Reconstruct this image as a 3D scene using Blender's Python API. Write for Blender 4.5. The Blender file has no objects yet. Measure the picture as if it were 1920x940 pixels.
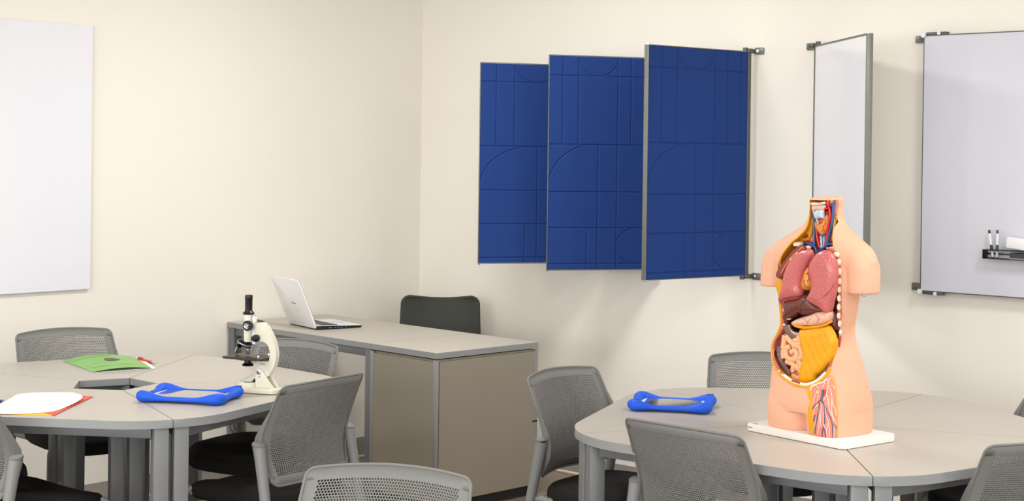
import bpy, bmesh, math, random
from mathutils import Vector, Matrix
from mathutils.geometry import delaunay_2d_cdt
from mathutils.bvhtree import BVHTree
R_ = math.radians
sc = bpy.context.scene
COL = sc.collection
random.seed(4)

# ---------------------------------------------------------------- camera
FPX, CXP, CYP, PIT, ROL = 2835.0, 960.0, 323.05, 0.008848, 0.012841
WA = 0.838715
CAM = Vector((-6.3883, -6.3989, 1.62559))
_c, _s = math.cos(PIT), math.sin(PIT)
def _room(v):   # camera-yaw frame -> room frame
    return Vector((v[0]*math.cos(WA)+v[1]*math.sin(WA), -v[0]*math.sin(WA)+v[1]*math.cos(WA), v[2]))
_R0, _U0, _F0 = Vector((1, 0, 0)), Vector((0, _s, _c)), Vector((0, _c, -_s))
CR = _room(math.cos(ROL)*_R0+math.sin(ROL)*_U0)
CU = _room(-math.sin(ROL)*_R0+math.cos(ROL)*_U0)
CF = _room(_F0)
cd = bpy.data.cameras.new('camera'); co = bpy.data.objects.new('camera', cd); COL.objects.link(co)
M = Matrix.Identity(4)
for i in range(3):
    M[i][0] = CR[i]; M[i][1] = CU[i]; M[i][2] = -CF[i]; M[i][3] = CAM[i]
co.matrix_world = M
cd.sensor_width = 36; cd.lens = FPX/1920*36; cd.clip_start = .05
cd.shift_y = -(470-CYP)/1920.0
sc.camera = co
def pdir(x, y):
    return CF+CR*((x-CXP)/FPX)-CU*((y-CYP)/FPX)
def at_z(x, y, z):        # point of the photograph on the level z
    d = pdir(x, y); t = (z-CAM.z)/d.z
    return CAM+d*t

# ---------------------------------------------------------------- world, exposure, room lights
sc.view_settings.view_transform = 'Standard'
sc.view_settings.look = 'None'
sc.view_settings.exposure = 0.0
sc.view_settings.gamma = 1.0
sc.view_settings.use_curve_mapping = False
w = bpy.data.worlds.new('world'); sc.world = w; w.use_nodes = True
w.node_tree.nodes['Background'].inputs[0].default_value = (.9, .95, 1, 1)
w.node_tree.nodes['Background'].inputs[1].default_value = .6
CEIL = 2.95
PANEL_W = 31.5
WINDOW_W, FILL_WINDOW_Y = 50.0, 14.0
LAMPS = [(x, y) for x in (-1.8, -5.1, -8.2) for y in (-1.8, -5.1, -8.2)]

# ---------------------------------------------------------------- helpers
def lin(c):
    return tuple(((v/255)/12.92 if v/255 <= .04045 else ((v/255+.055)/1.055)**2.4) for v in c)+(1,)
MATS = {}
def mat(name, rgb, rough=.5, metal=0, spec=.5, var=0.0, vscale=6, bump=0.0, bscale=60, coat=0, kind=None, emit=None, rgb2=None):
    if name in MATS: return MATS[name]
    m = bpy.data.materials.new(name); m.use_nodes = True
    nt = m.node_tree; b = nt.nodes['Principled BSDF']
    b.inputs['Base Color'].default_value = lin(rgb)
    b.inputs['Roughness'].default_value = rough
    b.inputs['Metallic'].default_value = metal
    b.inputs['Specular IOR Level'].default_value = spec
    if coat: b.inputs['Coat Weight'].default_value = coat; b.inputs['Coat Roughness'].default_value = .06
    tc = nt.nodes.new('ShaderNodeTexCoord')
    if emit:
        b.inputs['Emission Color'].default_value = lin(emit[0]); b.inputs['Emission Strength'].default_value = emit[1]
    if var or rgb2:
        n = nt.nodes.new('ShaderNodeTexNoise'); n.inputs['Scale'].default_value = vscale; n.inputs['Detail'].default_value = 4
        nt.links.new(tc.outputs['Object'], n.inputs['Vector'])
        mx = nt.nodes.new('ShaderNodeMix'); mx.data_type = 'RGBA'
        a = lin(rgb); c2 = lin(rgb2) if rgb2 else tuple(max(0, v*(1-var)) for v in a[:3])+(1,)
        mx.inputs['A'].default_value = a; mx.inputs['B'].default_value = c2
        nt.links.new(n.outputs['Fac'], mx.inputs['Factor'])
        nt.links.new(mx.outputs['Result'], b.inputs['Base Color'])
    if bump:
        n2 = nt.nodes.new('ShaderNodeTexNoise'); n2.inputs['Scale'].default_value = bscale; n2.inputs['Detail'].default_value = 3
        nt.links.new(tc.outputs['Object'], n2.inputs['Vector'])
        bp = nt.nodes.new('ShaderNodeBump'); bp.inputs['Strength'].default_value = bump; bp.inputs['Distance'].default_value = .002
        nt.links.new(n2.outputs['Fac'], bp.inputs['Height']); nt.links.new(bp.outputs['Normal'], b.inputs['Normal'])
    if kind == 'lobules':     # fine polygonal lines of lung lobules
        v = nt.nodes.new('ShaderNodeTexVoronoi'); v.feature = 'DISTANCE_TO_EDGE'; v.inputs['Scale'].default_value = bscale
        nt.links.new(tc.outputs['Object'], v.inputs['Vector'])
        r = nt.nodes.new('ShaderNodeMapRange'); r.inputs['From Max'].default_value = .06
        nt.links.new(v.outputs['Distance'], r.inputs['Value'])
        mx = nt.nodes.new('ShaderNodeMix'); mx.data_type = 'RGBA'
        mx.inputs['A'].default_value = lin(rgb2) if rgb2 else (0, 0, 0, 1); mx.inputs['B'].default_value = lin(rgb)
        nt.links.new(r.outputs['Result'], mx.inputs['Factor']); nt.links.new(mx.outputs['Result'], b.inputs['Base Color'])
        bp = nt.nodes.new('ShaderNodeBump'); bp.inputs['Strength'].default_value = .35; bp.inputs['Distance'].default_value = .001
        nt.links.new(r.outputs['Result'], bp.inputs['Height']); nt.links.new(bp.outputs['Normal'], b.inputs['Normal'])
    MATS[name] = m
    return m

def children(o): return [c for c in o.children]
def obj(name, bm, mats, parent=None, smooth=35, loc=None):
    me = bpy.data.meshes.new(name)
    bmesh.ops.recalc_face_normals(bm, faces=bm.faces)
    bm.to_mesh(me); bm.free()
    o = bpy.data.objects.new(name, me); COL.objects.link(o)
    for m in (mats if isinstance(mats, (list, tuple)) else [mats]): me.materials.append(m)
    if parent is not None: o.parent = parent
    if loc is not None: o.location = loc
    if smooth:
        me.polygons.foreach_set('use_smooth', [True]*len(me.polygons))
        if smooth < 180: me.set_sharp_from_angle(angle=R_(smooth))
    return o
def tag(o, label, cat, group=None, kind=None):
    o['label'] = label; o['category'] = cat
    if group: o['group'] = group
    if kind: o['kind'] = kind
    return o
def thing(name, label, cat, loc=(0, 0, 0), rz=0, group=None):
    o = bpy.data.objects.new(name, None); COL.objects.link(o)
    o.empty_display_size = .1
    o.location = loc; o.rotation_euler = (0, 0, rz)
    return tag(o, label, cat, group)
def copy_tree(o, parent=None):
    c = o.copy(); COL.objects.link(c)
    c.parent = parent
    for ch in list(o.children): copy_tree(ch, c)
    return c
def box(bm, c, s, rot=None, bev=0, seg=2, mi=0):
    T = Matrix.Translation(c) @ (rot.to_4x4() if rot else Matrix.Identity(4)) @ Matrix.Diagonal((s[0], s[1], s[2], 1))
    r = bmesh.ops.create_cube(bm, size=1, matrix=T)
    vs = r['verts']; fs = list({f for v in vs for f in v.link_faces})
    if bev:
        es = list({e for v in vs for e in v.link_edges})
        rr = bmesh.ops.bevel(bm, geom=es, offset=bev, segments=seg, affect='EDGES', profile=.5)
        fs = list(set([f for f in fs if f.is_valid]+rr['faces']))
    for f in fs: f.material_index = mi
    return fs
def rings(bm, rs, cap=True, closed=False, mi=0):
    """rs: list of rings (lists of Vectors) of equal count -> skin"""
    vv = [[bm.verts.new(p) for p in r] for r in rs]
    n = len(rs[0]); fs = []
    k = len(vv)
    for i in range(k if closed else k-1):
        a, b = vv[i], vv[(i+1) % k]
        for j in range(n):
            try: fs.append(bm.faces.new((a[j], a[(j+1) % n], b[(j+1) % n], b[j])))
            except ValueError: pass
    if cap and not closed:
        fs.append(bm.faces.new(vv[0][::-1])); fs.append(bm.faces.new(vv[-1]))
    for f in fs: f.material_index = mi
    return fs
def tube(bm, pts, rad, n=10, cap=True, closed=False, flat=None, mi=0, up=None):
    pts = [Vector(p) for p in pts]; k = len(pts)
    if not isinstance(rad, (list, tuple)): rad = [rad]*k
    rs = []; prev = None
    for i, p in enumerate(pts):
        if closed: t = pts[(i+1) % k]-pts[i-1]
        else: t = pts[min(i+1, k-1)]-pts[max(i-1, 0)]
        t.normalize()
        if up is not None: u = (Vector(up)-t*t.dot(Vector(up))).normalized()
        elif prev is None:
            u = Vector((0, 0, 1)) if abs(t.z) < .9 else Vector((1, 0, 0)); u = (u-t*t.dot(u)).normalized()
        else: u = (prev-t*t.dot(prev)).normalized()
        prev = u; v = t.cross(u)
        fu, fv = flat or (1, 1)
        rs.append([p+(u*math.cos(2*math.pi*j/n)*fu+v*math.sin(2*math.pi*j/n)*fv)*rad[i] for j in range(n)])
    return rings(bm, rs, cap, closed, mi)
def smooth_path(pts, sub=4, closed=False):
    pts = [Vector(p) for p in pts]; k = len(pts); out = []
    rng = range(k if closed else k-1)
    for i in rng:
        if closed: p0, p1, p2, p3 = pts[i-1], pts[i], pts[(i+1) % k], pts[(i+2) % k]
        else: p0, p1, p2, p3 = pts[max(i-1, 0)], pts[i], pts[i+1], pts[min(i+2, k-1)]
        for s in range(sub):
            t = s/sub
            out.append(.5*((2*p1)+(p2-p0)*t+(2*p0-5*p1+4*p2-p3)*t*t+(3*p1-p0-3*p2+p3)*t*t*t))
    if not closed: out.append(pts[-1])
    return out
def lathe(bm, prof, c=(0, 0, 0), n=24, rot=None, mi=0):
    c = Vector(c); rs = []
    for r, z in prof:
        ring = []
        for j in range(n):
            p = Vector((max(r, 1e-5)*math.cos(2*math.pi*j/n), max(r, 1e-5)*math.sin(2*math.pi*j/n), z))
            if rot: p = rot @ p
            ring.append(c+p)
        rs.append(ring)
    return rings(bm, rs, True, False, mi)
def prism(bm, poly, z0, z1, bev=0, mi=0, side_mi=None, T=None, seg=2):
    """poly of (x,y) extruded from z0 to z1; T optional function"""
    lo = [bm.verts.new((p[0], p[1], z0)) for p in poly]; hi = [bm.verts.new((p[0], p[1], z1)) for p in poly]
    n = len(poly); top = bm.faces.new(hi); bot = bm.faces.new(lo[::-1]); sides = []
    for j in range(n): sides.append(bm.faces.new((lo[j], lo[(j+1) % n], hi[(j+1) % n], hi[j])))
    top.material_index = mi; bot.material_index = mi if side_mi is None else side_mi
    for f in sides: f.material_index = mi if side_mi is None else side_mi
    new = []
    if bev:
        r = bmesh.ops.bevel(bm, geom=list(top.edges)+list(bot.edges), offset=bev, segments=seg, affect='EDGES', profile=.5)
        for f in r['faces']: f.material_index = mi if side_mi is None else side_mi
        new = [v for f in r['faces'] for v in f.verts]
    if T:
        for v in set([v for v in lo+hi+new if v.is_valid]): v.co = T(v.co)
def mb(): return bmesh.new()
def rotm(axis, a): return Matrix.Rotation(a, 3, axis)
def round_rect(w, h, r, n=6, c=(0, 0)):
    out = []
    for (sx, sy, a0) in ((1, 1, 0), (-1, 1, 90), (-1, -1, 180), (1, -1, 270)):
        for i in range(n+1):
            a = R_(a0+90*i/n); out.append((c[0]+sx*(w/2-r)+r*math.cos(a), c[1]+sy*(h/2-r)+r*math.sin(a)))
    return out

# ---------------------------------------------------------------- materials
m_wall = mat('painted_wall', (249, 244, 233), .75, spec=.25, bump=.04, bscale=180)
m_ceil = mat('ceiling_tile', (250, 249, 246), .9, spec=.1)
m_grey_floor = mat('floor_vinyl', (128, 112, 98), .42, var=.12, vscale=3)
m_band = mat('floor_edge_grey', (118, 112, 106), .55)
m_strip = mat('pale_strip', (216, 208, 192), .5)
m_top = mat('laminate_top', (187, 180, 169), .36, spec=.45, bump=.03, bscale=400)
m_edge = mat('edge_band', (146, 149, 149), .45)
m_leg = mat('grey_metal', (128, 130, 131), .42, metal=.25)
m_rail = mat('rail_metal', (118, 121, 124), .45, metal=.25)
m_pl = mat('chair_plastic', (119, 119, 116), .5)
m_post = mat('chair_post', (130, 131, 130), .42)
m_seat = mat('seat_fabric', (34, 31, 29), .85, spec=.2, bump=.5, bscale=500)
m_cab = mat('cabinet_laminate', (150, 142, 128), .42, bump=.02, bscale=300)
m_cabedge = mat('cabinet_edge', (140, 142, 144), .45)
m_black = mat('black_plastic', (9, 9, 10), .35)
m_blackmat = mat('black_matt', (22, 22, 23), .6)
m_chrome = mat('chrome', (210, 212, 215), .15, metal=1)
m_alu = mat('frame_aluminium', (122, 124, 116), .4, metal=.35)
m_aludk = mat('frame_dark_edge', (92, 96, 90), .4, metal=.3)
m_white = mat('white_plastic', (238, 238, 240), .35)
m_board = mat('white_board_enamel', (248, 248, 252), .15, spec=.35)
m_rboard = mat('right_board', (214, 214, 225), .09, spec=.5)
m_glass = mat('glass_board', (240, 241, 249), .07, spec=.5)
m_cream = mat('cream_enamel', (226, 222, 204), .3, coat=.3)

# ---------------------------------------------------------------- room shell
def structure(name, bm, m, label=None):
    o = obj(name, bm, m, None, 0); o['kind'] = 'structure'
    o['label'] = label or name.replace('_', ' ')
    return o
X0, Y0, YW, TH = -9.4, -9.4, .08, .12
b = mb(); box(b, ((X0)/2, (YW+TH/2), CEIL/2), (-X0+2*TH, TH, CEIL)); structure('wall_left', b, m_wall, 'cream painted wall left of the corner')
b = mb(); box(b, (TH/2, (YW+Y0)/2, CEIL/2), (TH, YW-Y0, CEIL)); structure('wall_right', b, m_wall, 'cream painted wall right of the corner')
b = mb(); y = Y0-TH/2
box(b, (X0/2, y, .45), (-X0+2*TH, TH, .9)); box(b, (X0/2, y, (2.5+CEIL)/2), (-X0+2*TH, TH, CEIL-2.5)); box(b, (-.5, y, 1.7), (1.24, TH, 1.6)); box(b, (-9.0, y, 1.7), (1.04, TH, 1.6))
structure('wall_front', b, m_wall, 'cream wall behind the camera, with windows added for light')
b = mb()   # wall with window opening, behind the camera on the far left
x = X0-TH/2
box(b, (x, (YW+Y0)/2, .45), (TH, YW-Y0, .9)); box(b, (x, (YW+Y0)/2, (2.5+CEIL)/2), (TH, YW-Y0, CEIL-2.5))
box(b, (x, -.55, 1.7), (TH, 1.26, 1.6)); box(b, (x, -8.9, 1.7), (TH, 1.0, 1.6)); structure('wall_back', b, m_wall, 'cream wall with windows')
b = mb(); box(b, (X0/2, (YW+Y0)/2, -.05), (-X0+2*TH, YW-Y0+2*TH, .1)); structure('floor', b, m_grey_floor, 'brown grey floor')
b = mb(); box(b, (X0/2, (YW+Y0)/2, CEIL+.05), (-X0+2*TH, YW-Y0+2*TH, .1)); structure('ceiling', b, m_ceil, 'white ceiling')
# grey border laid along the walls with a pale inlay and a dark joint
b = mb(); box(b, (X0/2, YW-.2, .001), (-X0, .40, .002)); structure('trim_1', b, m_band, 'grey floor border along the left wall')
b = mb(); box(b, (-.172, (YW-.4+Y0)/2, .001), (.344, YW-.4-Y0, .002)); structure('trim_2', b, m_band, 'grey floor border along the right wall')
b = mb(); box(b, (X0/2, YW-.42, .004), (-X0, .03, .008), bev=.002); structure('trim_3', b, m_strip, 'pale floor strip along the left border')
b = mb(); box(b, (-.36, (YW-.44+Y0)/2, .004), (.03, YW-.44-Y0, .008), bev=.002); structure('trim_4', b, m_strip, 'pale floor strip along the right border')
b = mb()
for i in range(1, 12):
    box(b, (-.40-.62*i*1.0, (Y0-.4)/2, .0004), (.004, -Y0-.4, .0008)); box(b, (X0/2-.2, -.42-.62*i, .0004), (-X0-.4, .004, .0008))
structure('trim_5', b, mat('joint_dark', (70, 60, 52), .7), 'dark joints between floor tiles')
# first window bank, behind the camera, gives soft daylight
for i, (y0, y1) in enumerate(((-1.2, -3.0), (-3.1, -4.9), (-5.0, -6.7), (-6.8, -8.4))):
    b = mb(); yc = (y0+y1)/2; ww = abs(y1-y0)
    for s in (-1, 1):
        box(b, (X0-.05, yc+s*(ww/2-.03), 1.7), (.08, .06, 1.6)); box(b, (X0-.05, yc, 1.7+s*.77), (.08, ww, .06))
    structure('window_%d' % (i+1), b, m_white, 'white frame of a window added to light the left wall')
    ld = bpy.data.lights.new('daylight', 'AREA'); ld.shape = 'RECTANGLE'; ld.size = ww-.15; ld.size_y = 1.45; ld.energy = WINDOW_W; ld.color = (.93, .96, 1.0)
    lo = bpy.data.objects.new('daylight', ld); COL.objects.link(lo); lo.location = (X0-.1, yc, 1.7); lo.rotation_euler = (R_(90), 0, R_(-90))
for i, (x0, x1) in enumerate(((-1.2, -3.0), (-3.1, -4.9), (-5.0, -6.7), (-6.8, -8.4))):  # second window bank, added out of view to brighten the left wall
    b = mb(); xc = (x0+x1)/2; ww = abs(x1-x0)
    for s in (-1, 1):
        box(b, (xc+s*(ww/2-.03), Y0-.05, 1.7), (.06, .08, 1.6)); box(b, (xc, Y0-.05, 1.7+s*.77), (ww, .08, .06))
    structure('window_%d' % (i+5), b, m_white, 'white frame of a window added to light the left wall')
    ld = bpy.data.lights.new('daylight', 'AREA'); ld.shape = 'RECTANGLE'; ld.size = ww-.15; ld.size_y = 1.45; ld.energy = FILL_WINDOW_Y; ld.color = (.93, .96, 1.0)
    lo = bpy.data.objects.new('daylight', ld); COL.objects.link(lo); lo.location = (xc, Y0-.1, 1.7); lo.rotation_euler = (R_(90), 0, 0)
# recessed ceiling luminaires
lamp0 = None
for (lx, ly) in LAMPS:
    t = thing('ceiling_light', 'square recessed ceiling light panel', 'ceiling light', (lx, ly, CEIL), 0, 'ceiling light panels') if lamp0 is None else copy_tree(lamp0)
    if lamp0 is None:
        lamp0 = t
        b = mb()
        for s in (-1, 1):
            box(b, (s*.31, 0, -.01), (.02, .64, .02)); box(b, (0, s*.31, -.01), (.64, .02, .02))
        obj('frame', b, m_white, t, 0)
        b = mb(); box(b, (0, 0, -.006), (.60, .60, .008)); obj('diffuser', b, mat('lamp_diffuser', (255, 252, 244), .6, emit=((255, 252, 246), 1.6)), t, 0)
    t.location = (lx, ly, CEIL)
    ld = bpy.data.lights.new('panel_light', 'AREA'); ld.shape = 'SQUARE'; ld.size = .58; ld.energy = PANEL_W; ld.color = (1, .99, .968)
    lo = bpy.data.objects.new('panel_light', ld); COL.objects.link(lo); lo.location = (lx, ly, CEIL-.03)

# ---------------------------------------------------------------- five-part pentagon tables
TT = .74
RH, AP, RC = .1668, .766, .356
def make_table_module():
    t = thing('table', 'x', 'table')
    half = AP*math.tan(R_(36)); cy = half-RC/math.tan(R_(54)); cx = AP-RC
    pts = []
    for s in (1, -1):
        arc = [(cx+RC*math.cos(R_(a)), s*(cy+RC*math.sin(R_(a)))) for a in (0, 4, 8, 12, 16, 20, 24, 28, 32, 36)]
        pts.append(arc)
    g = .0012
    nrm = lambda s: Vector((-math.sin(R_(36)), s*math.cos(R_(36))))    # outward normal of seam side s
    inner = [(RH*math.cos(R_(36)), RH*math.sin(R_(36))), (RH*math.cos(R_(36)), -RH*math.sin(R_(36)))]
    top = pts[0][:]; top[-1] = (top[-1][0]-g*nrm(1).x, top[-1][1]-g*nrm(1).y)
    bot = pts[1][:]; bot[-1] = (bot[-1][0]-g*nrm(-1).x, bot[-1][1]-g*nrm(-1).y)
    inn = [(inner[0][0]-g*nrm(1).x, inner[0][1]-g*nrm(1).y), (inner[1][0]-g*nrm(-1).x, inner[1][1]-g*nrm(-1).y)]
    poly = top+inn+bot[::-1]
    # order: arc upper 0..36, inner upper, inner lower, arc lower 36..0
    b = mb(); prism(b, [(x, y) for x, y in poly], TT-.028, TT, bev=.0012, mi=0, side_mi=1, seg=1)
    obj('tabletop', b, [m_top, m_edge], t, 30)
    L = {}
    for s in (1, -1):
        d = Vector((math.cos(R_(36)), s*math.sin(R_(36)))); nn = nrm(s)
        for key, r in (('o', .822), ('i', RH+.045)):
            c = d*r-nn*.034; L[key, s] = c
            b = mb(); box(b, (c.x, c.y, (TT-.028)/2+.004), (.05, .05, TT-.036), rotm('Z', s*R_(36)), bev=.003)
            lg = obj('leg', b, m_leg, t)
            b = mb(); lathe(b, [(.018, 0), (.02, .003), (.02, .006)], (c.x, c.y, 0), 14); obj('glide', b, m_blackmat, lg)
    def rail(p, q, name='rail'):
        b = mb(); v = q-p; box(b, ((p.x+q.x)/2, (p.y+q.y)/2, TT-.0475), (v.length-.05, .03, .038), rotm('Z', math.atan2(v.y, v.x)), bev=.002)
        obj(name, b, m_rail, t)
    rail(L['o', 1], L['o', -1]); rail(L['i', 1], L['i', -1]); rail(L['o', 1], L['i', 1]); rail(L['o', -1], L['i', -1])
    return t
T1, A1 = Vector((-3.0909, -1.3877)), 1.84672
T2, A2 = Vector((-1.8633, -3.7591)), 1.32649
mod0 = None
lab1 = ['trapezoid grey table section under the green booklet, by the left wall',
        'trapezoid grey table section in front of the teacher desk, behind the microscope',
        'trapezoid grey table section carrying the microscope',
        'trapezoid grey table section nearest the viewer on the left, under the white and orange folders',
        'trapezoid grey table section at the far left edge of the left group']
lab2 = ['trapezoid grey table section at the back of the right group, behind the torso model',
        'trapezoid grey table section at the right edge of the picture, behind the torso base',
        'trapezoid grey table section at the front right, in front of the torso base corner',
        'trapezoid grey table section between the near chair back and the torso model base',
        'trapezoid grey table section under the blue frame of the right group']
for cen, ang, labs, grp in ((T1, A1, lab1, 'table sections of the left pentagon'), (T2, A2, lab2, 'table sections of the right pentagon')):
    for k in range(5):
        a = ang-math.pi/5-k*2*math.pi/5
        if mod0 is None: mod0 = t = make_table_module()
        else: t = copy_tree(mod0)
        t.location = (cen.x, cen.y, 0); t.rotation_euler = (0, 0, a)
        tag(t, labs[k], 'table', grp)

# ---------------------------------------------------------------- teacher desk and cabinet
P0 = Vector((-1.5210, -1.5809)); AD = -1.625277
UL, DD, UC = 1.6560, .6623, .4668
t = thing('desk', 'long grey desk with metal legs against the left wall, under the laptop', 'desk', (P0.x, P0.y, 0), AD)
b = mb(); box(b, (-(UL+UC)/2-.0008, DD/2, TT-.014), (UL-UC-.0016, DD, .028), bev=.0012, seg=1)
for f in b.faces:
    f.material_index = 0 if f.normal.z > .9 else 1
obj('desktop', b, [m_top, m_edge], t, 30)
for u in (-UL+.03, -UC-.025):
    for v_ in (.03, DD-.03):
        b = mb(); box(b, (u, v_, (TT-.028)/2), (.045, .05, TT-.028), bev=.003); obj('leg', b, m_rail, t)
for v_ in (.03, DD-.03):
    b = mb(); box(b, (-(UL+UC)/2, v_, TT-.048), (UL-UC-.10, .03, .038), bev=.002); obj('rail', b, m_rail, t)
for u in (-UL+.03, -UC-.025):
    b = mb(); box(b, (u, DD/2, TT-.048), (.03, DD-.11, .038), bev=.002); obj('rail', b, m_rail, t)
b = mb(); box(b, (-UL+.30, DD*.5, TT-.075), (.28, .10, .03), bev=.004); obj('cable_tray', b, m_rail, t)

t = thing('cabinet', 'tall grey beige storage cabinet at the end of the desk', 'cabinet', (P0.x, P0.y, 0), AD)
b = mb(); box(b, (-UC/2+.0008, DD/2, TT-.014), (UC-.0016, DD, .028), bev=.0012, seg=1)
for f in b.faces: f.material_index = 0 if f.normal.z > .9 else 1
obj('cabinet_top', b, [m_top, m_edge], t, 30)
b = mb(); box(b, (-UC/2, DD/2, .055+(TT-.034-.055)/2), (UC-.03, DD-.03, TT-.034-.055)); obj('carcass', b, m_cab, t, 0)
b = mb(); box(b, (-UC/2, .009, .375), (UC-.036, .018, TT-.04-.055)); obj('front_panel', b, m_cab, t, 0)
b = mb(); box(b, (-.010, DD/2, .375), (.018, DD-.04, TT-.04-.055)); obj('side_panel', b, m_cab, t, 0)
for (u, v_) in ((-.010, .006), (-UC+.010, .006), (-.010, DD-.010)):
    b = mb(); box(b, (u, v_, (TT-.034)/2+.01), (.020, .020, TT-.054), bev=.003); obj('edge_post', b, m_cabedge, t)
b = mb(); box(b, (-UC/2, DD/2, .028), (UC-.05, DD-.05, .054)); obj('plinth', b, m_blackmat, t, 0)
b = mb(); box(b, (.002, DD-.02, .36), (.006, .03, .006)); box(b, (.002, DD-.02, .52), (.006, .03, .006)); obj('hinge', b, m_blackmat, t, 0)

# ---------------------------------------------------------------- perforated chair
CW = .226
def back_y(z):      # side profile of the backrest, bulging forward at the waist
    pts = [(.455, -.262), (.50, -.240), (.56, -.218), (.61, -.214), (.66, -.222), (.74, -.256), (.84, -.305), (.9, -.335)]
    for (z0, y0), (z1, y1) in zip(pts, pts[1:]):
        if z <= z1:
            t_ = (z-z0)/(z1-z0); t_ = max(t_, 0); i = pts.index((z0, y0))
            ym = pts[max(i-1, 0)]; yp = pts[min(i+2, len(pts)-1)]
            m0 = (y1-ym[1])/(z1-ym[0]) if i else (y1-y0)/(z1-z0); m1 = (yp[1]-y0)/(yp[0]-z0)
            h = z1-z0; a = t_*t_
            return y0*(1+2*t_)*(1-t_)**2+y1*a*(3-2*t_)+m0*h*t_*(1-t_)**2+m1*h*a*(t_-1)
    return pts[-1][1]
def back_w(z):
    pts = [(.455, .186), (.50, .200), (.56, .214), (.61, .222), (.66, .226), (.75, .222), (.9, .212)]
    for (z0, y0), (z1, y1) in zip(pts, pts[1:]):
        if z <= z1: return y0+(y1-y0)*max((z-z0)/(z1-z0), 0)
    return pts[-1][1]
def bk(u, z, off=0):  # u -1..1
    crown = .012*(1-u*u)*max(0, (z-.6)/.23)-.010*(1-u*u)*max(0, (.55-z)/.08)*-1
    zz = z+crown
    return Vector((back_w(z)*u, back_y(zz)+.045*u*u+off, zz))
def make_chair():
    t = thing('chair', 'x', 'chair')
    ZB, ZT = .478, .832
    # perforated field
    b = mb(); nu, nv = 51, 45
    u0, u1, z0, z1 = -.86, .86, ZB+.032, ZT-.030
    du = (u1-u0)/nu; dz = (z1-z0)/nv
    V = {}
    def vert(u, z):
        k = (round(u, 5), round(z, 5))
        if k not in V: V[k] = b.verts.new(bk(u, z))
        return V[k]
    def cell(ua, ub, za, zb, hole):
        um, zm = (ua+ub)/2, (za+zb)/2
        o = [(ua, za), (um, za), (ub, za), (ub, zm), (ub, zb), (um, zb), (ua, zb), (ua, zm)]
        ov = [vert(*q) for q in o]
        if not hole:
            b.faces.new([ov[0], ov[1], ov[2], ov[4], ov[5], ov[6]]); return
        r = .0027; hv = []
        wloc = back_w(zm)
        for j in range(8):
            a = R_(-135+45*j)
            hv.append(b.verts.new(bk(um+r/wloc*math.cos(a), zm+r*math.sin(a))))
        for j in range(8):
            q = (ov[j], ov[(j+1) % 8], hv[(j+1) % 8], hv[j])
            b.faces.new(q)
    for r in range(nv):
        za, zb = z0+r*dz, z0+(r+1)*dz
        if r % 2 == 0:
            for c in range(nu): cell(u0+c*du, u0+(c+1)*du, za, zb, True)
        else:
            for c in range(nu-1): cell(u0+(c+.5)*du, u0+(c+1.5)*du, za, zb, True)
            for (ua, ub) in ((u0, u0+.5*du), (u1-.5*du, u1)):
                b.faces.new([vert(ua, za), vert(ub, za), vert(ub, zb), vert(ua, zb)])
    # collect boundary columns for the border
    zz = [z0+r*dz for r in range(nv+1)]
    us = [u0+c*du/2 for c in range(2*nu+1)]
    def corner_u(z, s):   # outline narrowing in the rounded top corners
        rr = .020; zt = ZT
        if z > zt-rr:
            k = z-(zt-rr); return s*(1-(rr-math.sqrt(max(rr*rr-k*k, 0)))/back_w(z))
        rr = .022
        if z < ZB+rr:
            k = ZB+rr-z; return s*(1-(rr-math.sqrt(max(rr*rr-k*k, 0)))/back_w(z))
        return s
    b.verts.ensure_lookup_table()
    for s, ue in ((-1, u0), (1, u1)):
        for za, zb in zip(zz, zz[1:]):
            o1 = b.verts.new(bk(corner_u(za, s), za)); o2 = b.verts.new(bk(corner_u(zb, s), zb))
            b.faces.new([vert(ue, za), vert(ue, zb), o2, o1])
    for zc, ze in ((z0, ZB), (z1, ZT)):
        n = 2
        tus = [-1, -.985, -.96, -.93]+us+[.93, .96, .985, 1]
        for ua, ub in zip(tus, tus[1:]):
            ia = vert(ua, zc) if u0-1e-6 <= ua <= u1+1e-6 else b.verts.new(bk(ua, zc))
            ib = vert(ub, zc) if u0-1e-6 <= ub <= u1+1e-6 else b.verts.new(bk(ub, zc))
            def oz(u):
                rr = .020 if ze == ZT else .022
                w_ = back_w(ze); k = abs(u)*w_-(w_-rr)
                d = rr-math.sqrt(max(rr*rr-k*k, 0)) if k > 0 else 0
                return ze-d if ze == ZT else ze+d
            za_, zb_ = oz(ua), oz(ub)
            if ze == ZT: za_, zb_ = max(za_, zc), max(zb_, zc)
            else: za_, zb_ = min(za_, zc), min(zb_, zc)
            oa, ob = b.verts.new(bk(ua, za_)), b.verts.new(bk(ub, zb_))
            b.faces.new([ia, ib, ob, oa])
    bmesh.ops.remove_doubles(b, verts=b.verts, dist=.00005)
    bmesh.ops.dissolve_degenerate(b, dist=.00002, edges=b.edges)
    o = obj('backrest', b, m_pl, t, 40)
    sm = o.modifiers.new('thickness', 'SOLIDIFY'); sm.thickness = .0045; sm.offset = 0
    # rim all round
    path = []
    N = 14
    for i in range(N+1): path.append((-1+2*i/N*1.0, 'T'))
    out = []
    for i in range(25):
        z = ZB+.022+(ZT-.020-ZB-.022)*i/24; out.append(bk(-1, z))
    for k in range(1, 6):
        a = math.pi/2*k/6; out.append(bk(-1+(.020-.020*math.cos(a))/back_w(ZT), ZT-.020+.020*math.sin(a)))
    for i in range(17):
        u = -1+.020/back_w(ZT)+(2-2*.020/back_w(ZT))*i/16; out.append(bk(u, ZT))
    for k in range(5, 0, -1):
        a = math.pi/2*k/6; out.append(bk(1-(.020-.020*math.cos(a))/back_w(ZT), ZT-.020+.020*math.sin(a)))
    for i in range(24, -1, -1):
        z = ZB+.022+(ZT-.020-ZB-.022)*i/24; out.append(bk(1, z))
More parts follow.
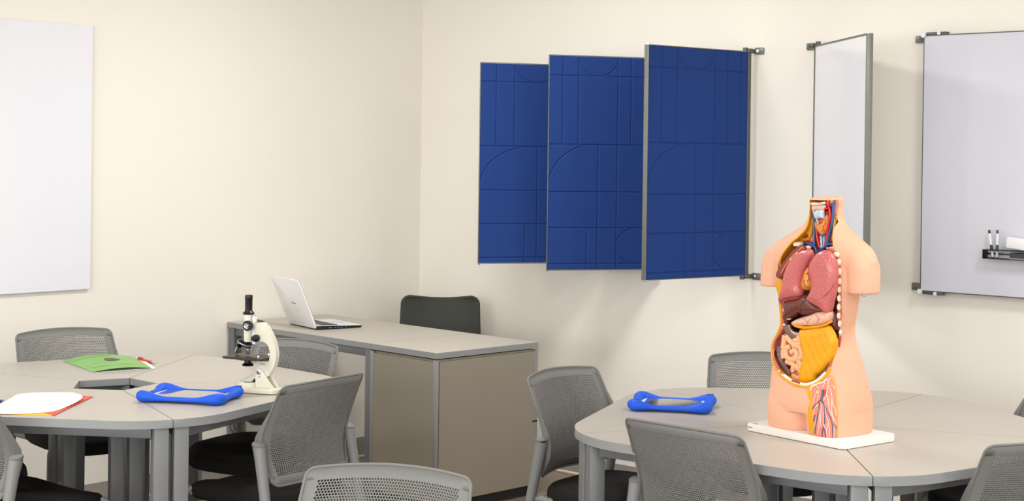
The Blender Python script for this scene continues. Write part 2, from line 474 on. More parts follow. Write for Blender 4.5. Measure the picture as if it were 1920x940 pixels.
    for k in range(5, 0, -1):
        a = math.pi/2*(6-k)/6; out.append(bk(1-(.022-.022*math.cos(a))/back_w(ZB), ZB+.022-.022*math.sin(a)))
    for i in range(13):
        u = 1-.022/back_w(ZB)-(2-2*.022/back_w(ZB))*i/12; out.append(bk(u, ZB))
    for k in range(1, 6):
        a = math.pi/2*(6-k)/6; out.append(bk(-1+(.022-.022*math.cos(a))/back_w(ZB), ZB+.022-.022*math.sin(a)))
    b = mb(); tube(b, out, .0042, 8, closed=True)
    obj('back_rim', b, m_pl, t, 180)
    # wings that wrap from the rim to the post tops
    for s in (-1, 1):
        b = mb(); rs = []
        for z, wd in ((.745, .001), (.73, .005), (.69, .015), (.65, .026), (.61, .031), (.56, .026), (.51, .014), (.49, .005)):
            p = bk(s, z); rs.append([p+Vector((s*-.004, -.003, 0)), p+Vector((s*.004, -.003, 0)), p+Vector((s*.006, wd, 0)), p+Vector((s*.001, wd, 0))])
        rings(b, rs); obj('back_wing', b, m_pl, t, 50)
        # rear post runs down into the rear leg
        b = mb()
        pth = [(s*.237, -.172, .622), (s*.238, -.184, .565), (s*.242, -.212, .42), (s*.250, -.252, .22), (s*.254, -.298, .0)]
        tube(b, smooth_path(pth, 4), [.0225-.0085*i/16 for i in range(17)], 16)
        lg = obj('rear_leg', b, m_post, t, 40)
        b = mb(); c = Vector((s*.237, -.170, .622))
        lathe(b, [(.0235, 0), (.0245, .003), (.0235, .009), (.018, .013), (0, .015)], c, 18, rotm('X', R_(12))); obj('post_cap', b, m_pl, lg, 40)
        b = mb(); tube(b, smooth_path([(s*.20, .19, .425), (s*.228, .205, .40), (s*.238, .218, .34), (s*.248, .245, .0)], 5), .0135, 12)
        obj('front_leg', b, m_post, t, 40)
        b = mb(); tube(b, [(s*.238, -.215, .415), (s*.20, -.12, .405), (s*.20, .19, .410)], .012, 10); obj('side_rail', b, m_post, t, 60)
    # upholstered seat
    b = mb(); rs = []
    pl = []
    for j in range(48):
        a = 2*math.pi*j/48; c_, s_ = math.cos(a), math.sin(a)
        ex = 2/3.6
        pl.append((math.copysign(abs(c_)**ex, c_)*.232, math.copysign(abs(s_)**ex, s_)*.235+.015))
    for sc_, z in ((.80, .388), (.93, .392), (.99, .408), (1.0, .425), (.985, .444), (.94, .456), (.82, .462), (.5, .458), (.15, .455)):
        rs.append([Vector((x*sc_, .015+(y-.015)*sc_, z-(.035*max(0, (y-.13)/.12)**2)*(1 if z > .4 else .5))) for x, y in pl])
    rings(b, rs); obj('seat', b, m_seat, t, 60)
    b = mb()
    box(b, (0, .01, .386), (.36, .36, .012), bev=.004); obj('seat_pan', b, m_blackmat, t)
    return t
chair0 = None
def put_chair(mid, zt, facing, label, group, push=0.0, exact=None):
    """mid: (x,y) of the middle between the upper back corners"""
    global chair0
    if chair0 is None: chair0 = t = make_chair()
    else: t = copy_tree(chair0)
    f = Vector((math.cos(R_(facing)), math.sin(R_(facing))))
    p = Vector(mid)+f*(.262+push) if exact is None else Vector(exact)
    t.location = (p.x, p.y, 0); t.rotation_euler = (0, 0, R_(facing)-math.pi/2)
    tag(t, label, 'chair', group)
    return t
G1, G2 = 'chairs around the left table group', 'chairs around the right table group'
put_chair((-2.7323, -.4543), .83, -100.3, 'grey perforated chair against the left wall, behind the green booklet', G1)
put_chair((-2.24, -1.46), .83, -166, 'grey perforated chair between the microscope and the desk', G1)
put_chair((-2.846, -2.338), .83, 97.6, 'grey perforated chair with its back to us in front of the cabinet', G1)
put_chair((0, 0), .83, 3, 'black seat and grey post of a chair at the lower left picture corner', G1, exact=(-3.634, -1.656))
put_chair((0, 0), .83, -33, 'black chair seat at the left picture edge under the far left table section', G1, exact=(-3.56, -1.08))
put_chair((-2.085, -2.792), .83, -86.3, 'grey perforated chair between the cabinet and the right table group', G2)
put_chair((-1.12, -3.05), .83, -141, 'grey perforated chair behind the torso model, against the right wall', G2)
put_chair((-2.708, -3.779), .83, -1.3, 'grey perforated chair with its back to us, in front of the right blue frame', G2)
put_chair((-2.135, -4.671), .83, 60, 'grey perforated chair cut by the lower right picture corner', G2)
put_chair((-.90, -4.24), .83, 147, 'chair back tip showing at the right picture edge above the table', G2)
put_chair((-3.770, -3.644), .83, -152.2, 'pale grey perforated chair back in the bottom middle of the picture, facing us', 'lone chair in the foreground')

# ---------------------------------------------------------------- dark shell chair behind the desk
m_shell = mat('dark_shell', (64, 67, 60), .6, spec=.3)
t = thing('office_chair', 'dark green grey chair with a solid back behind the teacher desk', 'chair', (-.47, -.55, 0), R_(-137.9-90))
b = mb(); rs = []
NZ, NU = 60, 32
def sh(u, z, o=0):
    w_ = .234-.014*(z-.45)/.4
    zz = z-.012*(1-u*u)*max(0, (z-.65)/.2)
    k = (z-.80)/.045
    if k > 0: w_ -= .045*(1-math.sqrt(max(1-min(k, 1)**2, 0)))
    return Vector((w_*u, -.235-.10*(z-.45)+.05*u*u+o, zz))
for o_ in (0, 1):
    pass
grid = [[b.verts.new(sh(-1+2*i/NU, .45+.395*j/NZ)) for i in range(NU+1)] for j in range(NZ+1)]
for j in range(NZ):
    for i in range(NU): b.faces.new((grid[j][i], grid[j][i+1], grid[j+1][i+1], grid[j+1][i]))
o = obj('backrest', b, m_shell, t, 180); s_ = o.modifiers.new('thickness', 'SOLIDIFY'); s_.thickness = .012; s_.offset = 0
b = mb(); rs = []
pl = [(math.copysign(abs(math.cos(2*math.pi*j/40))**.6, math.cos(2*math.pi*j/40))*.235, math.copysign(abs(math.sin(2*math.pi*j/40))**.6, math.sin(2*math.pi*j/40))*.225) for j in range(40)]
for k, z in ((.9, .405), (1, .42), (1, .44), (.93, .453), (.5, .447)): rs.append([Vector((x*k, y*k, z)) for x, y in pl])
rings(b, rs); obj('seat', b, m_blackmat, t, 60)
for sx in (-1, 1):
    for sy in (-1, 1):
        b = mb(); tube(b, [(sx*.17, sy*.16, .41), (sx*.23, sy*.22, 0)], [.016, .012], 12); obj('leg', b, m_leg, t)
    b = mb(); tube(b, [(sx*.12, -.19, .42), (sx*.13, -.235, .47), (sx*.13, -.262, .62)], .010, 10); obj('back_support', b, m_leg, t)

# ---------------------------------------------------------------- wall boards
def cdt_mesh(b, outline, segs, hfun, extra=(), T=None, mi=0):
    """triangulate the outline with the given extra segments; height from hfun(x,y)"""
    vs = [Vector(p) for p in outline]; es = [(i, (i+1) % len(outline)) for i in range(len(outline))]
    n0 = len(vs)
    for (p, q) in segs:
        es.append((len(vs), len(vs)+1)); vs += [Vector(p), Vector(q)]
    for p in extra: vs.append(Vector(p))
    co_, ed, fa, *_ = delaunay_2d_cdt(vs, es, [list(range(n0))], 2 if not segs else 1, 1e-5)
    bv = [b.verts.new(T(c.x, c.y, hfun(c.x, c.y)) if T else (c.x, c.y, hfun(c.x, c.y))) for c in co_]
    for f in fa:
        try: ff = b.faces.new([bv[i] for i in f]); ff.material_index = mi
        except ValueError: pass
    loose = [v for v in bv if not v.link_faces]
    for v in loose: b.verts.remove(v)
m_blue = mat('blue_felt', (38, 66, 131), .8, spec=.15, bump=.25, bscale=700)
def board_frame(t, W, z0, z1, th, mt, fw=.008):
    b = mb()
    zc = (z0+z1)/2; H = z1-z0
    box(b, (fw/2, 0, zc), (fw, th, H), bev=.0015); box(b, (W-fw/2, 0, zc), (fw, th, H), bev=.0015)
    box(b, (W/2, 0, z1-fw/2), (W-2*fw, th, fw)); box(b, (W/2, 0, z0+fw/2), (W-2*fw, th, fw))
    obj('frame', b, mt, t, 30)
def wing(name, label, group, N, Hh, z0, z1, th, fw=.008):
    """board hinged on the right wall: hinge at Hh, free edge at N; local x runs hinge->free edge"""
    v = Vector(N)-Vector(Hh); W = v.length
    t = thing(name, label, 'wall board', (Hh[0], Hh[1], 0), math.atan2(v.y, v.x), group)
    board_frame(t, W, z0, z1, th, m_alu, fw)
    return t, W
def groove_faces(W, H):
    """paths of the routed pattern in fractions (u from the left as seen, v from the top)"""
    Ls = []
    def l(a, b_): Ls.append([a, b_])
    vy = [.092, .415, .637, .806, .975]
    for u in (.13, .28, .66, .79, .93): l((u, 0), (u, vy[1]))
    l((.475, vy[1]), (.475, 1)); l((.66, vy[1]), (.66, 1)); l((.375, vy[3]), (.375, 1))
    for y in vy: l((0, y), (1, y))
    r = .19; Ls.append([(.47+r*math.cos(a), 0+.092*math.sin(a)) for a in [math.pi*i/18 for i in range(19)]])
    Ls.append([(.44-.44*math.sin(a), .615-.20*math.cos(a)) for a in [math.pi/2*i/14 for i in range(15)]])
    Ls.append([(.86-.20*math.sin(a)*1.0, .8905-.0845*math.cos(a)) for a in [math.pi*i/16 for i in range(17)]])
    return Ls
def blue_panel(label, N, Hh, z0, z1, th=.010):
    t, W = wing('wall_panel', label, 'blue swing panels', N, Hh, z0, z1, th, .004)
    H = z1-z0; fw = .005
    paths = groove_faces(W, H); w_ = .0062; D = .0040
    segs = []; flat = []
    x0, x1 = fw, W-fw; zz0, zz1 = z0+fw, z1-fw
    def uv(p): return Vector((x1-(x1-x0)*p[0], zz1-(zz1-zz0)*p[1]))    # left edge as seen = free edge
    for pth in paths:
        q = [uv(p) for p in pth]
        for i in range(len(q)-1): flat.append((q[i], q[i+1]))
        for off in (-w_, 0, w_):
            pts = []
            for i in range(len(q)):
                tt = (q[min(i+1, len(q)-1)]-q[max(i-1, 0)]).normalized(); nn = Vector((-tt.y, tt.x))
                p = q[i]+nn*off; p.x = min(max(p.x, x0), x1); p.y = min(max(p.y, zz0), zz1); pts.append(p)
            for i in range(len(pts)-1):
                if (pts[i+1]-pts[i]).length > 1e-4: segs.append((pts[i], pts[i+1]))
    def h(x, y):
        p = Vector((x, y)); dm = 9
        for a, c in flat:
            ac = c-a; k = max(0, min(1, (p-a).dot(ac)/ac.length_squared)); dm = min(dm, (a+ac*k-p).length)
        return -D*max(0, 1-dm/w_)
    b = mb()
    # camera side is +y locally (checked by the sign of the side)
    sgn = SIDE(N, Hh)
    cdt_mesh(b, [(x0, zz0), (x1, zz0), (x1, zz1), (x0, zz1)], segs, h, T=lambda x, y, hh: Vector((x, sgn*(th/2-.0015+hh), y)))
    obj('felt_face', b, m_blue, t, 18)
    b = mb(); box(b, (W/2, -sgn*.0035, (z0+z1)/2), (W-2*fw, th-.007-.0015, H-2*fw)); obj('panel_core', b, m_blue, t, 0)
    hardware(t, W, z0, z1, sgn, th)
    return t
def SIDE(N, Hh):
    v = (Vector(N)-Vector(Hh)).normalized(); n = Vector((-v.y, v.x)); m = (Vector(N)+Vector(Hh))/2
    return 1 if n.dot(Vector((CAM.x, CAM.y))-m) > 0 else -1
def hardware(t, W, z0, z1, sgn, th=.03):
    a = t.rotation_euler.z
    for z, s in ((z0, -1), (z1, 1)):
        b = mb(); box(b, (W-.006, sgn*th*.33, z+s*.002), (.022 if th > .02 else .012, .018 if th > .02 else .012, .009 if th > .02 else .006), bev=.0025); obj('corner_cap', b, m_white if s > 0 else m_chrome, t)
        b = mb(); lathe(b, [(.012, -.012), (.012, .012)], (.012, 0, z+s*.006), 12); obj('pivot', b, m_aludk, t, 30)
    b = mb(); box(b, (-.006 if th < .02 else -.010, 0, (z0+z1)/2), (.012 if th < .02 else .022, .022, z1-z0-.01), bev=.003); obj('hinge_profile', b, m_aludk, t)
ST = []
def wall_bracket(y, z, label, dirn=-1, thing_=None):
    """angle bracket on the right wall; dirn: towards -y (right in the picture) or +y"""
    t = thing('wall_bracket', label, 'bracket', (0, y, z), 0, 'hinge brackets of the wall boards')
    b = mb(); box(b, (-.006, dirn*.038, 0), (.010, .05, .034), bev=.004); obj('plate', b, m_alu, t)
    b = mb(); box(b, (-.035, dirn*.006, 0), (.06, .026, .022), bev=.006); obj('arm', b, m_aludk, t)
    b = mb(); lathe(b, [(.0085, 0), (.0085, .004), (.004, .006)], (-.011, dirn*.030, 0), 16, rotm('Y', R_(-90))); obj('screw_cap', b, m_white if z > 1.5 else m_chrome, t, 40)
blue_panel('left blue swing panel, farthest from the big grey framed one', (-.632, -.993), (-.055, -1.345), 1.074, 2.129)
blue_panel('middle blue swing panel between the two others', (-.541, -1.387), (-.055, -1.69), 1.058, 2.160)
blue_panel('right blue swing panel with its grey side frame showing, overlapping the middle one', (-.696, -2.121), (-.06, -2.262), 1.062, 2.171, .03)
for y, z0, z1, d, nm in ((-1.345, 1.074, 2.129, -1, 'left blue swing panel'), (-1.69, 1.058, 2.160, -1, 'middle blue swing panel'), (-2.262, 1.062, 2.171, -1, 'right blue swing panel')):
    wall_bracket(y, z1+.004, 'upper grey hinge bracket of the %s' % nm, d); wall_bracket(y, z0-.004, 'lower grey hinge bracket of the %s' % nm, d)
# white board swung open, seen almost edge on
NB, HB = (-.535, -3.195), (-.055, -2.655)
t, W = wing('swing_whiteboard', 'narrow looking white board swung out from the wall behind the torso model', None, NB, HB, 1.06, 2.185, .03)
sg = SIDE(NB, HB)
b = mb(); box(b, (W/2, 0, 1.6225), (W-.012, .024, 1.125-.012)); obj('board_face', b, m_board, t, 0)
hardware(t, W, 1.06, 2.185, sg)
wall_bracket(-2.63, 2.185, 'upper grey hinge bracket of the swung out white board', 1); wall_bracket(-2.63, 1.06, 'lower grey hinge bracket of the swung out white board', 1)
# large board at the right edge, parallel to the wall
t = thing('whiteboard', 'large white wall board at the right picture edge with a black pen tray', 'whiteboard', (-.052, -3.205, 0), R_(-90))
W = 1.2
board_frame(t, W, 1.05, 2.208, .022, m_aludk, .005)
b = mb(); box(b, (W/2, -.001, 1.629), (W-.008, .018, 1.158-.008)); obj('board_face', b, m_rboard, t, 0)
for z in (1.05, 2.208):
    b = mb(); box(b, (.06, .006, z+(.006 if z > 2 else -.006)), (.10, .03, .014), bev=.004); obj('hinge_arm', b, m_aludk, t)
    b = mb(); lathe(b, [(.011, 0), (.011, .010)], (.002, -.012, z), 14, rotm('X', R_(90))); obj('knob', b, m_white, t, 40)
    b = mb(); lathe(b, [(.008, 0), (.008, .006)], (.075, -.010, z+(.006 if z > 2 else -.006)), 14, rotm('X', R_(90))); obj('knob', b, m_white, t, 40)
wall_bracket(-3.20, 2.195, 'upper grey hinge bracket of the large right white board', 1); wall_bracket(-3.20, 1.065, 'lower grey hinge bracket of the large right white board', 1)
# tray on the large board
def on_x(x, y, X):
    d = pdir(x, y); return CAM+d*((X-CAM.x)/d.x)
BX = -.066
pL = on_x(1847, 468, BX-.03); pLb = on_x(1847, 484, BX-.03)
t = thing('pen_tray', 'black metal pen tray on the large white board', 'tray', (BX, pL.y, pLb.z), R_(-90))
TWd, HT = .42, pL.z-pLb.z
b = mb(); box(b, (TWd/2, -.030, 0), (TWd, .056, .003), bev=.0008); obj('lower_shelf', b, m_black, t)
b = mb()
box(b, (TWd/2, -.005, HT), (TWd, .008, .003)); box(b, (TWd/2, -.054, HT), (TWd, .008, .003))
xs = [0, .028, .040, .050, .062, .080, .088, .098, .106, TWd]
for i in range(0, len(xs)-1, 2): box(b, ((xs[i]+xs[i+1])/2, -.030, HT), (xs[i+1]-xs[i], .046, .003))
obj('upper_shelf', b, m_black, t, 0)
b = mb(); box(b, (.0015, -.030, HT/2), (.003, .056, HT), bev=.001); obj('end_plate', b, m_black, t)
b = mb(); box(b, (TWd/2, -.0015, HT/2), (TWd, .003, .006)); obj('back_bar', b, m_black, t, 0)
TR = t
def marker(label, capc, x, tilt):
    m = mat('marker_%s' % label.split()[0], capc, .4)
    q = thing('marker_pen', label, 'marker', TR.matrix_basis @ Vector((x, -.030, .0035)), 0, 'marker pens in the tray')
    q.rotation_euler = (0, 0, R_(-90))
    Rm = rotm('Y', R_(tilt))
    b = mb(); lathe(b, [(.0042, 0), (.0055, .004), (.0055, .102), (.0045, .106)], (0, 0, 0), 16, Rm); obj('barrel', b, m_white, q, 40)
    b = mb(); lathe(b, [(.0058, .0), (.006, .002), (.006, .003), (.004, .004)], (0, 0, 0), 12, Rm); lathe(b, [(.0058, .028), (.0062, .034), (.0060, .050), (.0056, .056)], (0, 0, 0), 16, Rm); obj('grip', b, m, q, 40)
    b = mb(); lathe(b, [(.0048, .106), (.0052, .108), (.0050, .118), (.0035, .121)], (0, 0, 0), 14, Rm); obj('end_cap', b, m, q, 40)
marker('black capped white marker leaning in the pen tray', (28, 22, 30), .036, -9)
marker('green capped white marker beside the black one in the tray', (12, 84, 66), .055, 0)
t = thing('board_sponge', 'white rounded eraser resting on the black pen tray', 'eraser', TR.matrix_basis @ Vector((.155, -.032, HT+.0015)), R_(-90))
b = mb(); box(b, (0, 0, .029), (.11, .036, .052), rotm('Y', R_(6)), bev=.009, seg=4); obj('sponge_body', b, m_white, t, 60)
t = thing('board_eraser', 'dark grey felt eraser lying inside the pen tray', 'eraser', TR.matrix_basis @ Vector((.185, -.030, .0016)), R_(-90))
b = mb(); box(b, (0, 0, .016), (.13, .04, .022), bev=.002); obj('felt', b, mat('eraser_felt', (72, 72, 76), .9, bump=.6, bscale=900), t)
b = mb(); box(b, (0, 0, .0025), (.132, .042, .005), bev=.001); obj('backing', b, mat('eraser_back', (150, 152, 158), .5), t)

# frameless glass board on the left wall
t = thing('glass_board', 'frameless glossy white glass board on the left wall', 'whiteboard', (0, 0, 0))
def on_y(x, y, Y):
    d = pdir(x, y); return CAM+d*((Y-CAM.y)/d.y)
g1, g2 = on_y(172, 49, YW-.02), on_y(172, 542, YW-.02)
xr = (g1.x+g2.x)/2; gz = (g1.z+g2.z)/2; gh = g1.z-g2.z
b = mb(); box(b, (xr-.75, YW-.016, gz), (1.5, .008, gh), bev=.0012, seg=1); obj('glass_sheet', b, m_glass, t, 30)
b = mb()
for dx in (.1, 1.4):
    for z in (1.1, 2.1): lathe(b, [(.02, 0), (.02, .012)], (xr-dx, YW-.0005, z), 16, rotm('X', R_(90)))
obj('spacer', b, m_white, t, 40)

# thin black cables hanging behind the left table group
t = thing('cable', 'pair of thin black cables hanging under the teacher desk, seen behind the front left chair', 'cable', (on_y(438, 940, -.3).x, -.3, 0))
b = mb()
for pth in ([(430, 760), (431, 795), (434, 808), (442, 820), (446, 870)], [(437, 760), (438, 795), (446, 810), (453, 822), (450, 870)]):
    q = [on_y(x, y, -.3)-t.location for x, y in pth]; q.append(Vector((q[-1].x, 0, .004))); tube(b, smooth_path(q, 4), .0022, 6)
obj('cord', b, m_black, t, 180)

# ---------------------------------------------------------------- tablet frames
m_bump = mat('blue_foam', (22, 86, 214), .55, spec=.35, bump=.15, bscale=900)
def tablet(label, corners):
    pts = [at_z(x, y, TT+.018) for x, y in corners]     # four bulb centres: near-left, far-left, far-right, near-right
    c = sum(pts, Vector())/4
    ux = ((pts[3]-pts[0])+(pts[2]-pts[1])).normalized(); a = math.atan2(ux.y, ux.x)
    W = ((pts[3]-pts[0]).length+(pts[2]-pts[1]).length)/2; D = ((pts[1]-pts[0]).length+(pts[2]-pts[3]).length)/2
    D = min(D, .20); W = min(W, .30)
    t = thing('tablet_case', label, 'tablet', (c.x, c.y, TT), a, 'tablets in blue foam cases')
    hw, hd = W/2, D/2
    b = mb()
    # closed centre line with fat rounded corners and a slim waist on each side
    P = []; Rr = []
    def side(p, q, n=16, long_=True):
        for i in range(n):
            f = i/n; P.append(Vector(p).lerp(Vector(q), f))
            k = abs(2*f-1)     # 1 at ends
            slim = .0105 if long_ else .0130
            kk = max(0, (k-(.35 if long_ else .15))/(.65 if long_ else .85)); kk = kk*kk*(3-2*kk)
            Rr.append(slim+(.0245-slim)*kk)
            # the middle of each side lies a little inward
            d = (1-kk)*.004; m_ = (Vector(p)+Vector(q))/2; P[-1] -= m_.normalized()*d
    z = .0
    C = [Vector((-hw, -hd, z)), Vector((-hw, hd, z)), Vector((hw, hd, z)), Vector((hw, -hd, z))]
    side(C[0], C[1], 26, False); side(C[1], C[2], 40, True); side(C[2], C[3], 26, False); side(C[3], C[0], 40, True)
    for i in range(len(P)): P[i].z = Rr[i]*.88+.0005+(.0245-Rr[i])*.35
    rs = []
    k = len(P); n = 28
    for i in range(k):
        tt = (P[(i+1) % k]-P[i-1]); tt.z = 0; tt.normalize(); s = Vector((-tt.y, tt.x, 0))
        rs.append([P[i]+s*math.cos(2*math.pi*j/n)*Rr[i]*1.05+Vector((0, 0, 1))*math.sin(2*math.pi*j/n)*Rr[i]*.88 for j in range(n)])
    rings(b, rs, closed=True)
    o = obj('foam_bumper', b, m_bump, t, 180)
    md = o.modifiers.new('smooth', 'SMOOTH'); md.factor = .5; md.iterations = 14
    b = mb(); prism(b, round_rect(W-.026, D-.024, .008), .012, .020, bev=.001); obj('tablet_body', b, m_white, t, 40)
    b = mb(); prism(b, round_rect(W-.060, D-.024, .004), .0201, .0208); obj('screen', b, mat('tablet_screen', (96, 94, 88), .05, spec=1.0, coat=1.0), t, 30)
    # caps for camera, button and plug openings, dark blue painting their inner shade
    b = mb()
    prism(b, round_rect(.022, .016, .004), .0385, .0418, T=lambda v: Vector((v.x+hw-.002, v.y+hd-.004, v.z)))
    prism(b, round_rect(.006, .016, .0025), .0255, .0283, T=lambda v: Vector((v.x-hw+.004, v.y-.01, v.z)))
    prism(b, round_rect(.006, .014, .0025), .0255, .0283, T=lambda v: Vector((v.x+hw-.004, v.y-.03, v.z)))
    obj('port_shade_cap', b, mat('port_shade_blue', (8, 40, 120), .7), t, 30)
    return t
tablet('tablet in a blue foam case on the left table group, beside the microscope', [(277, 746), (293, 729), (437, 735), (422, 753)])
tablet('tablet in a blue foam case on the right table group, left of the torso model', [(1186, 761), (1201, 746), (1334, 751), (1323, 769)])

# ---------------------------------------------------------------- paper things
def sheet(b, corners, hf, n=14, th=.0006, mi=0, shape=None):
    """bilinear sheet over four corners (a,b,c,d counter-clockwise) raised by hf(u,v)"""
    A, B, Cc, D = [Vector(p) for p in corners]
    g = []
    for j in range(n+1):
        row = []
        for i in range(n+1):
            u, v = i/n, j/n
            if shape: u, v = shape(u, v)
            p = A*(1-u)*(1-v)+B*u*(1-v)+Cc*u*v+D*(1-u)*v
            row.append((p, hf(u, v)))
        g.append(row)
    top = [[b.verts.new((p.x, p.y, h+th)) for p, h in r] for r in g]; bot = [[b.verts.new((p.x, p.y, h)) for p, h in r] for r in g]
    for j in range(n):
        for i in range(n):
            f = b.faces.new((top[j][i], top[j][i+1], top[j+1][i+1], top[j+1][i])); f.material_index = mi
            f = b.faces.new((bot[j][i], bot[j+1][i], bot[j+1][i+1], bot[j][i+1])); f.material_index = mi
    for i in range(n):
        for a_, c_ in ((top[0], bot[0]), (top[n], bot[n])):
            f = b.faces.new((a_[i], a_[i+1], c_[i+1], c_[i])); f.material_index = mi
        f = b.faces.new((top[i][0], top[i+1][0], bot[i+1][0], bot[i][0])); f = b.faces.new((top[i][n], top[i+1][n], bot[i+1][n], bot[i][n]))
def world_quad(px, z):
    return [at_z(x, y, z) for x, y in px]
# green booklet
q = world_quad([(174.5, 698), (292, 690), (262, 670), (117, 677)], TT+.004)
c = sum(q, Vector())/4; c.z = TT
t = thing('booklet', 'green covered booklet with a bulging cover on the back section of the left table group', 'booklet', c)
qq = [p-c for p in q]
for p in qq: p.z = 0
b = mb(); sheet(b, qq, lambda u, v: .0008+.002*math.sin(math.pi*v)*u, th=.0012); obj('pages', b, mat('paper', (244, 242, 238), .7), t, 60)
m_green = mat('green_cover', (92, 168, 48), .32, var=.12, vscale=9, rgb2=(130, 188, 84))
def gshape(u, v):  # rounded right end
    return u*(.93+.0*v), v
def gh(u, v): return .003+(.010*(1-v)+.020*v)*max(0, math.sin(math.pi*min(1, u/.93)))**.8+.002*math.sin(math.pi*v)
b = mb(); sheet(b, qq, gh, 22, .0008, shape=gshape); cov = obj('cover', b, m_green, t, 60)
m_pale = mat('pale_print', (158, 206, 112), .5)
b = mb()
A_, B_, C_, D_ = qq
def on_cover(u, v, o=.0012):
    p = A_*(1-u)*(1-v)+B_*u*(1-v)+C_*u*v+D_*(1-u)*v; return Vector((p.x, p.y, gh(u, v)+.0008+o))
for (u0_, u1_, v_, n_) in ((.10, .42, .20, 11), (.50, .78, .22, 10), (.18, .52, .86, 12), (.06, .20, .80, 5)):
    for i in range(n_):
        u = u0_+(u1_-u0_)*i/n_; w_ = (u1_-u0_)/n_*.6; hgt = .035*(1 if i % 3 else 1.5)
        vs = [b.verts.new(on_cover(*p)) for p in ((u, v_), (u+w_, v_), (u+w_, v_+hgt), (u, v_+hgt))]; b.faces.new(vs)
obj('print', b, m_pale, cov, 0)
b = mb(); pts = [on_cover(.50+.12*math.cos(a)*(1 if math.cos(a) > 0 else .8), .56+.10*math.sin(a)*(1-.35*math.cos(a)), .0014) for a in [2*math.pi*i/20 for i in range(20)]]
b.faces.new([b.verts.new(p) for p in pts]); obj('dark_mark', b, mat('dark_print', (84, 74, 78), .5), cov, 0)
# pens
def pen(label, p, q, z, rgb, tip_at_q=True):
    A = at_z(p[0], p[1], z); B = at_z(q[0], q[1], z); v = B-A; Lp = v.length
    t = thing('ballpoint_pen', label, 'pen', (A.x, A.y, TT), math.atan2(v.y, v.x))
    Lr = max(Lp, .135); s = Lp/Lr if False else 1
    m = mat('pen_%d' % rgb[0], rgb, .3)
    rx = rotm('Y', R_(90)); r = .0058; zc = r+.0004
    b = mb(); lathe(b, [(.0035, 0), (.0052, .004), (r, .03), (r, Lp*.72), (.0048, Lp*.76)], (0, 0, zc), 16, rx); obj('barrel', b, m, t, 40)
    b = mb(); lathe(b, [(.0048, Lp*.76), (.0042, Lp*.84), (.002, Lp*.95), (.0006, Lp)], (0, 0, zc), 14, rx); obj('metal_tip', b, m_chrome, t, 40)
    b = mb(); box(b, (.026, 0, zc+.0078), (.046, .005, .003), bev=.001); box(b, (.006, 0, zc+.006), (.006, .005, .005)); obj('clip', b, m, t)
    b = mb(); lathe(b, [(.0022, -.008), (.0024, 0)], (0, 0, zc), 10, rx); obj('push_button', b, m_chrome, t, 40)
pen('red ballpoint pen right of the green booklet', (259, 673.5), (293, 682.5), TT+.005, (206, 30, 24))
pen('blue ballpoint pen at the left picture edge, touching the white folder', (-22, 760), (9.5, 750.5), TT+.005, (28, 34, 150))
# folder set: orange folder below, yellow sheet, white folder on top
def quad_thing(name, label, cat, px, z, m, hf, th=.0012, n=10, part='cover'):
    q = world_quad(px, z); c = sum(q, Vector())/4; c.z = z
    t = thing(name, label, cat, c)
    qq = [Vector((p.x-c.x, p.y-c.y, 0)) for p in q]
    b = mb(); sheet(b, qq, hf, n, th); obj(part, b, m, t, 60)
    return t, qq
px = [(-95, 774), (101, 780), (175, 744), (20, 742)]
t, _ = quad_thing('folder', 'yellow sheet lying lowest under the orange folder at the left edge', 'folder', [(-95, 775), (98, 780), (140, 760), (0, 757)], TT+.0002, mat('yellow_card', (252, 188, 20), .5), lambda u, v: 0)
b = mb()
t, _ = quad_thing('folder', 'orange red folder sticking out to the right under the white folder', 'folder', [(75, 771.5), (101, 779.5), (175, 744), (110, 741)], TT+.0018, mat('orange_card', (232, 78, 42), .45), lambda u, v: 0, .0012)
t = None
# white folder with a big rounded corner; its cover springs up to the right
out = [(-60, 768), (0, 771.5), (50, 771), (100, 767), (128, 759), (148, 751), (154.5, 746.5), (152, 742), (142, 738.5), (125, 737), (42, 738), (20, 745), (-10, 757), (-60, 764)]
q = [at_z(x, y, TT+.012) for x, y in out]; c = sum(q, Vector())/len(q)
c.z = TT+.003
t = thing('folder', 'white folder with rounded corner on top of the orange and yellow ones', 'folder', c)
q2 = [Vector((p.x-c.x, p.y-c.y)) for p in smooth_path([Vector((p.x, p.y, 0)) for p in q], 4, True)]
u_ = (at_z(150, 742, TT)-at_z(0, 770, TT)); u_.z = 0; u_.normalize()
def wh(x, y):
    k = Vector((x, y, 0)).dot(u_); return .0003+max(0, min(1, (k+.10)/.25))**1.3*.010
ext = [(x*.012, y*.012) for x in range(-30, 31) for y in range(-30, 31)]
def inside(p, poly):
    r = False; j = len(poly)-1
    for i in range(len(poly)):
        if (poly[i][1] > p[1]) != (poly[j][1] > p[1]) and p[0] < (poly[j][0]-poly[i][0])*(p[1]-poly[i][1])/(poly[j][1]-poly[i][1])+poly[i][0]: r = not r
        j = i
    return r
ext = [p for p in ext if inside(p, q2) and min((Vector(p)-k).length for k in q2) > .006]
b = mb(); cdt_mesh(b, q2, [], wh, ext); o = obj('cover', b, mat('white_card', (254, 253, 250), .5), t, 60)
md = o.modifiers.new('thickness', 'SOLIDIFY'); md.thickness = .0012; md.offset = 0
e0, e1 = at_z(42, 738.5, TT+.012), at_z(2, 753, TT+.012)
b = mb(); cols = [(96, 84, 190), (250, 190, 90), (150, 200, 120), (240, 120, 110)]
ms = [mat('stripe_%d' % i, cc, .5) for i, cc in enumerate(cols)]
